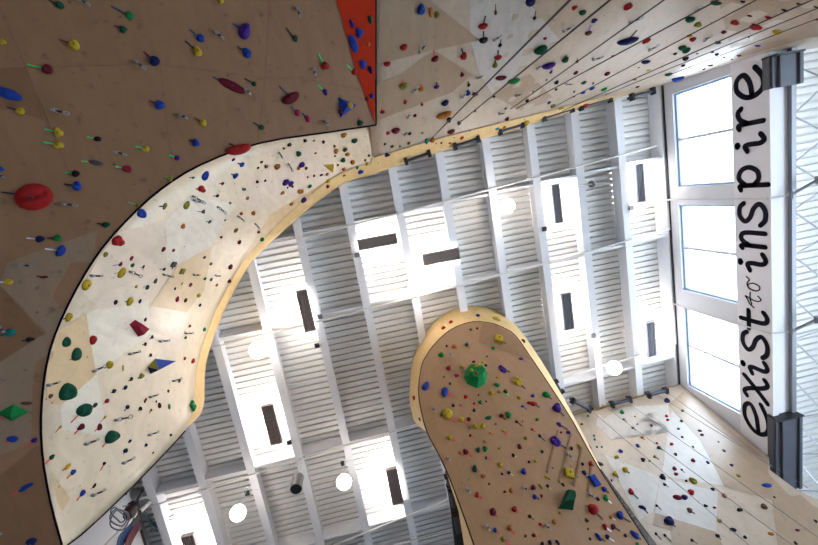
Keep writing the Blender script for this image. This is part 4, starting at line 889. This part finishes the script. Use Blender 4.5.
def place(hd):
    key = hd['wall']; h = hit(key, hd['x'], hd['y'])
    if h is None: return False
    p, n = h; sc_ = depth(p) / FPX
    if (hd['x'], hd['y']) in ((347.6, 106.5), (340, 111.5)): p = p + n * (.10 if hd['x'] > 345 else .03)   # these two sit on the blue volume
    a = math.radians(hd['ang']); dimg = ROT @ V((math.cos(a), math.sin(a), 0)); ax = (dimg - n * dimg.dot(n))
    pimg = ROT @ V((-math.sin(a), math.cos(a), 0)); ay = (pimg - n * pimg.dot(n))
    fx = max(ax.length, .45); fy = max(ay.length, .45)
    ax.normalize(); ay = n.cross(ax)
    w, hh = hd['w'] * sc_ / fx ** .35, hd['h'] * sc_ / fy ** .35
    hz = min(w, hh) * (1.0 if hd['k'] != 'P' else 1.1)
    Mx = Matrix((ax * w, ay * hh, n * hz)).transposed().to_4x4(); Mx.translation = p + n * .002
    hd['p'], hd['n'], hd['M'], hd['sc'], hd['area'] = p, n, Mx, sc_, hd['w'] * hd['h']
    return True
HOLDS = [h for h in HOLDS if place(h)]
for i, h in enumerate(HOLDS):
    h['i'] = i
    if h['k'] is None:
        mx = max(h['w'] / h['h'], h['h'] / h['w']); h['kk'] = random.choice('jo') if mx < 1.6 else 'p'
        if h['kk'] == 'p': h['kk'] = random.choice('pjo')
        h['plain'] = True
    else: h['kk'] = h['k']; h['plain'] = False
def size_word(h):
    s = math.sqrt(h['area'])
    return 'tiny' if s < 3.1 else 'small' if s < 5.2 else 'medium' if s < 8.2 else 'large'
def rel(dx, dy):
    a = math.degrees(math.atan2(-dy, dx)) % 360
    return ['right of', 'upper right of', 'above', 'upper left of', 'left of', 'lower left of', 'below', 'lower right of'][int(((a + 22.5) % 360) // 45)]
LMS = [dict(wall=h['wall'], x=h['x'], y=h['y'], lm=h['lm'], i=h['i']) for h in HOLDS if h['lm']] + [dict(v, i=-1) for v in VOLS]
ORD = ['nearest', 'second nearest', 'third nearest', 'fourth nearest', 'fifth nearest', 'sixth nearest', 'seventh nearest', 'eighth nearest', 'ninth nearest', 'tenth nearest', 'eleventh nearest', 'twelfth nearest', 'thirteenth nearest', 'fourteenth nearest', 'fifteenth nearest', 'sixteenth nearest'] + ['farthest'] * 40
EXTRA = dict(F='the tower top', R='the long blue hold on the red wedge')
def lab_base(h):
    t = (' with %s tape' % TAPE[h['tape'][0]][0]) if h['tape'] else ''
    return '%s %s hold%s' % (size_word(h), COL[h['c']][0], t)
holds_ind = sorted(HOLDS, key=lambda h: -h['area'] - (1000 if h['lm'] else 0))[:300]
ids = set(id(h) for h in holds_ind)
cls = {}
for h in HOLDS:
    if h['lm']: continue
    L = [l for l in LMS if (l['wall'] == h['wall'])] or [l for l in LMS if l['wall'] == 'E']
    l = min(L, key=lambda l: (l['x']-h['x'])**2 + (l['y']-h['y'])**2)
    h['L'] = l; h['rel'] = rel(h['x']-l['x'], h['y']-l['y']); h['dist'] = math.hypot(h['x']-l['x'], h['y']-l['y'])
    cls.setdefault((lab_base(h), l['lm'], h['rel']), []).append(h)
def ts(s):  return s[4:] if s.startswith('the ') else s
for (b, lm, r), L in cls.items():
    L.sort(key=lambda h: h['dist'])
    for k, h in enumerate(L):
        h['label'] = '%s %s %s' % (b, r, lm) if len(L) == 1 else '%s, %s %s %s' % (b, ORD[k], r, lm)
        if len(h['label'].split()) > 16: h['label'] = h['label'].replace(' with ', ', ').replace(' tape', '-taped').replace(' the ', ' ')
for h in HOLDS:
    if h['lm']:
        t = (' and its %s tape' % TAPE[h['tape'][0]][0]) if h['tape'] else ''
        L = ts(h['lm']); h['label'] = L + t + ' on ' + WALLN[h['wall']] if WALLN[h['wall']].split()[-1] not in L else L + t
        if len(h['label'].split()) > 16: h['label'] = L

def tape_bm(bm, h):
    c, tx, ty = h['tape']; g = hit(h['wall'], tx, ty); q = g[0] if g else None
    if q is None: return False
    p = h['p']; n = h['n']; q = q + n * .004; p = p + n * .004
    if (q - p).length > 1.2: q = p + (q - p).normalized() * 1.2
    d = (q - p).normalized(); s = n.cross(d).normalized() * (.75 * h['sc'] if math.sqrt(h['area']) > 4.5 else .45 * h['sc'])
    beam = [p + s, p - s, q - s, q + s]; top = [v + n * .004 for v in beam]
    a = [bm.verts.new(v) for v in beam]; b = [bm.verts.new(v) for v in top]
    bm.faces.new(b)
    for i in range(4): bm.faces.new((a[i], a[(i+1) % 4], b[(i+1) % 4], b[i]))
    return True
rest_bm = bmesh.new(); rest_m = []
def rest_slot(m):
    if m not in rest_m: rest_m.append(m)
    return rest_m.index(m)
for h in HOLDS:
    me = shape(h['kk'], h['i'] % 3); m = HM[h['c']]
    if id(h) in ids:
        s = math.sqrt(h['area']); parts = h['tape'] or s > 5.5
        if parts:
            t = empty('climbing_hold', h['p']); root = t
            add_obj('grip', me, m, h['M'], t)
            if s > 5.5 and h['k'] != 'P':
                bs = min(.035, .16 * min(h['w'], h['h']) * h['sc'])
                zax = h['n']; xa = V(h['M'].col[0][:3]).normalized(); ya = zax.cross(xa)
                hz = V(h['M'].col[2][:3]).length * .40
                Mb = Matrix((xa * bs, ya * bs, zax * bs)).transposed().to_4x4(); Mb.translation = h['p'] + zax * hz
                add_obj('bolt', bolt_mesh(), None, Mb, t)
            if h['tape']:
                bm = bmesh.new()
                if tape_bm(bm, h):
                    o = obj('tape_flag', bm, TM[h['tape'][0]], t)
                else: bm.free()
        else: root = add_obj('climbing_hold', me, m, h['M'])
        tag(root, h['label'], 'climbing hold', 'climbing holds on ' + WALLN[h['wall']])
    else:
        b2 = bmesh.new(); b2.from_mesh(me); b2.transform(h['M']); tmp = bpy.data.meshes.new('t')
        si = rest_slot(m)
        for f in b2.faces: f.material_index = si
        if h['tape']:
            n0 = len(b2.faces)
            if tape_bm(b2, h):
                b2.faces.ensure_lookup_table(); ti = rest_slot(TM[h['tape'][0]])
                for f in b2.faces[n0:]: f.material_index = ti
        b2.to_mesh(tmp); b2.free(); rest_bm.from_mesh(tmp); bpy.data.meshes.remove(tmp)
me = bpy.data.meshes.new('small_climbing_holds'); rest_bm.to_mesh(me); rest_bm.free()
for m in rest_m: me.materials.append(m)
o = bpy.data.objects.new('small_climbing_holds', me); col.objects.link(o)
tag(o, 'the many tiny far climbing holds of every colour scattered over the walls', 'climbing hold', kind='stuff')

# volumes bolted to the walls
def volume(key, base, apexes, h_out, m, lab, faces=None, facecols=None):
    pts = [hit(key, *p) for p in base]; n = pts[0][1]; B = [p[0] + n*.002 for p in pts]
    bm = bmesh.new(); vb = [bm.verts.new(p) for p in B]
    ap = [bm.verts.new(hit(key, *a[:2])[0] + n * a[2]) for a in apexes]
    N = len(vb)
    if len(ap) == 1:
        for i in range(N):
            f = bm.faces.new((vb[i], vb[(i+1) % N], ap[0]))
            if facecols: f.material_index = facecols[i]
    else:
        for i in range(N): bm.faces.new((vb[i], vb[(i+1) % N], ap[(i+1) % N], ap[i]))
        bm.faces.new(ap)
    o = obj('climbing_volume', bm, m, smooth='keep'); tag(o, lab, 'climbing volume', None); return o, n
volume('A', [(338, 97), (356.5, 105), (340, 118)], [(345, 106.5, .12)], 0, M['dark'] if 0 else HM['B'], 'dark blue triangular volume carrying a yellow hold, by the red wedge')
volume('B', [(147.3, 367), (155, 358.7), (176, 361), (150.4, 374)], [(147.5, 370, .2)], 0, [HM['B'], HM['V'], HM['N']], 'blue pyramid volume with a tan end in the bright patch of the curved wall', facecols=[1, 0, 0, 2])
volume('B', [(129, 324.4), (135, 319.7), (145.6, 327.2), (138, 336.8)], [(133, 325, .10), (136, 322.5, .12), (143, 327.4, .12), (137.5, 333, .12)], 0, HM['C'], 'crimson four-sided block volume on the bright curved wall')
volume('B', [(322.6, 164.6), (333.8, 164.0), (333.2, 173)], [(331, 166.5, .12)], 0, HM['Y'], 'yellow triangle volume on the curved wall near the roof')
o, n = volume('E', [(465, 371), (470, 364.5), (482, 365), (488, 373), (485, 384), (477, 388.5), (467, 384), (464, 378)],
       [(469,374,.15),(472,370,.2),(479,370.5,.2),(482.5,375,.2),(480.5,380,.2),(476.5,383,.18),(470.5,380.5,.16),(468.5,378,.15)], 0, HM['G'], 'big bright green faceted volume with small yellow holds on the tower')
for k, (x, y, c) in enumerate(((469.5, 376.5, 'Y'), (474, 372, 'Y'), (480.5, 368.5, 'Y'), (477, 371.5, 'Y'), (471.5, 368, 'K'), (474, 379.5, 'R'), (483.5, 371.5, 'D'))):
    g = hit('E', x, y); s = 3.2 * g[0].length / 470; p = g[0] + g[1] * .19
    w = .055; Mx = Matrix((_a * w, _b * w, g[1] * .05)).transposed().to_4x4()
    ax = (ROT @ V((1, 0, 0))); ax = (ax - g[1]*ax.dot(g[1])).normalized(); ay = g[1].cross(ax)
    Mx = Matrix((ax * .085, ay * .07, g[1] * .08)).transposed().to_4x4(); Mx.translation = p
    q = add_obj('climbing_hold', shape('o', k % 3), HM[c], Mx)
    tag(q, ('tiny %s hold on the big green volume, ' % COL[c][0]) + ['at its left', 'left of its middle', 'at its upper right', 'at its middle', 'at its upper left', 'at its lower middle', 'at its right corner'][k], 'climbing hold', 'small holds on the green volume')
volume('E', [(566.4, 490.5), (574, 494.6), (574.5, 502), (573, 510.3), (558, 508.6)], [(566.3, 493.5, .14), (571, 496, .18), (571.5, 501.5, .2), (569.5, 506, .2), (561.5, 506, .16)], 0, HM['D'], 'large dark green block volume low on the tower')
bm = bmesh.new()

# ------------------------------------------------------------------ quickdraws
QD = [('A', s) for s in '80 0 91 8;136 62 146 71;215.6 33 223 41;245 90 250 95.5;53 110 70.6 115;0 175 7 178;115.5 152 127.5 155.5;180 116 187.6 119;167 186 174 189;213 154 217 158;268 136 271 141;297 10 298.5 20;313 70 314 77;325 122 326 126;64 204 79 205;21.6 265 36.7 264;0 327 7 330;39.4 478.5 52 468.7;53 540 66 526.5;0 532 4 529;53 110 70 115'.split(';')[:-1]] + \
     [('B', s) for s in '129 271 138 275;90 275 98 274;193 200 202 202;217 206.5 223 212;238 216 242 220;163 274 170 275;193 274 197 273;215 275 218 274;92 371 101 365;128.5 354 136 351;47 385 55 381;159 341 166 339.5;185 333 190 332;172.5 381 178 379;149 397 154 394.5;114.6 420 128 416;84.5 444 94 438.6;148 435 154.5 431.4;122 463 130.5 457;91.4 495 101 488.6;279 152.5 281 157;288.5 164 291 169.7;255 223.5 257.6 227;192.5 196 200 201'.split(';')] + \
     [('C', s) for s in '419.5 52 426 39.6;477 77.6 482 73.5;413 92 416 84;407.6 117 409 110.5;404 134.5 405.5 129.5;563.4 30.5 573.8 22.3;494 39.6 500.6 33;537 67.7 542 61;593 58.6 603 53;566 83 572 81;629.6 21.5 643 13;649.4 48.7 659 41;705 39 713 31;462 97 465 90;516 95 521 91;499 113 504 110.5;696 10 703 2'.split(';')] + \
     [('E', s) for s in '450 354 451 359;433 409 435 415;447 459 449 463;567 455 572 462;466 490 469 496;486 527 488.6 533.4;523 488 527.5 494;545.6 526 549 532.6;589.5 495.4 592.5 500.4'.split(';')]
qrec = []
for key, s in QD:
    a = list(map(float, s.split())); h0 = hit(key, a[0], a[1]); h1 = hit(key, a[2], a[3])
    if not h0 or not h1: continue
    L = [l for l in LMS if l['wall'] == key]; mx, my = (a[0]+a[2])/2, (a[1]+a[3])/2
    l = min(L, key=lambda l: (l['x']-mx)**2 + (l['y']-my)**2)
    qrec.append(dict(key=key, a=h0, b=h1, lm=l['lm'], rel=rel(mx-l['x'], my-l['y']), dist=math.hypot(mx-l['x'], my-l['y'])))
qc = {}
for q in qrec: qc.setdefault((q['lm'], q['rel']), []).append(q)
for (lm, r), L in qc.items():
    L.sort(key=lambda q: q['dist'])
    for k, q in enumerate(L): q['label'] = 'quickdraw clipped to a bolt %s %s' % (r, lm) if len(L) == 1 else 'quickdraw clipped to a bolt, %s %s %s' % (ORD[k], r, lm)
def carabiner(bm, c, d, n, L, w, r):
    s = n.cross(d).normalized(); pts = []
    for k in range(12):
        a = 2*PI*k/12; pts.append(c + d * (L/2 * math.cos(a)) + s * (w/2 * math.sin(a) * (1.15 if math.cos(a) > 0 else .85)))
    tube(bm, pts, r, 5, closed=True, up=n)
for q in qrec:
    p, n = q['a']; e = q['b'][0]; d = (e - p); Lq = min(d.length, .55); d.normalize(); u = depth(p) / FPX
    n = q['a'][1]; p0 = p + n * .05
    t = empty('quickdraw', p0); tag(t, q['label'], 'quickdraw', 'quickdraws on ' + WALLN[q['key']])
    cl = Lq * .36
    bm = bmesh.new(); carabiner(bm, p0 + d * cl * .5, d, n, cl, cl * .55, .007 + .12 * u * .3); obj('wall_carabiner', bm, M['draw'], t)
    bm = bmesh.new(); carabiner(bm, p0 + d * (Lq - cl * .5) + n*.03, d, n, cl, cl * .55, .007 + .12 * u * .3); obj('rope_carabiner', bm, M['draw'], t)
    bm = bmesh.new(); beam_box(bm, p0 + d * cl * .85, p0 + d * (Lq - cl * .85) + n*.03, .022, .014, up=n); obj('sling', bm, M['black'], t)
    bm = bmesh.new(); beam_box(bm, p + n*.0, p + n * .06, .03, .03); obj('hanger', bm, M['steel'], t)

# ------------------------------------------------------------------ lift everything from eye level to its height above the floor
for o in list(sc.objects):
    if o.parent is None and o.type in ('MESH', 'EMPTY'):
        o.matrix_basis = Matrix.Translation((0, 0, EYE)) @ o.matrix_basis
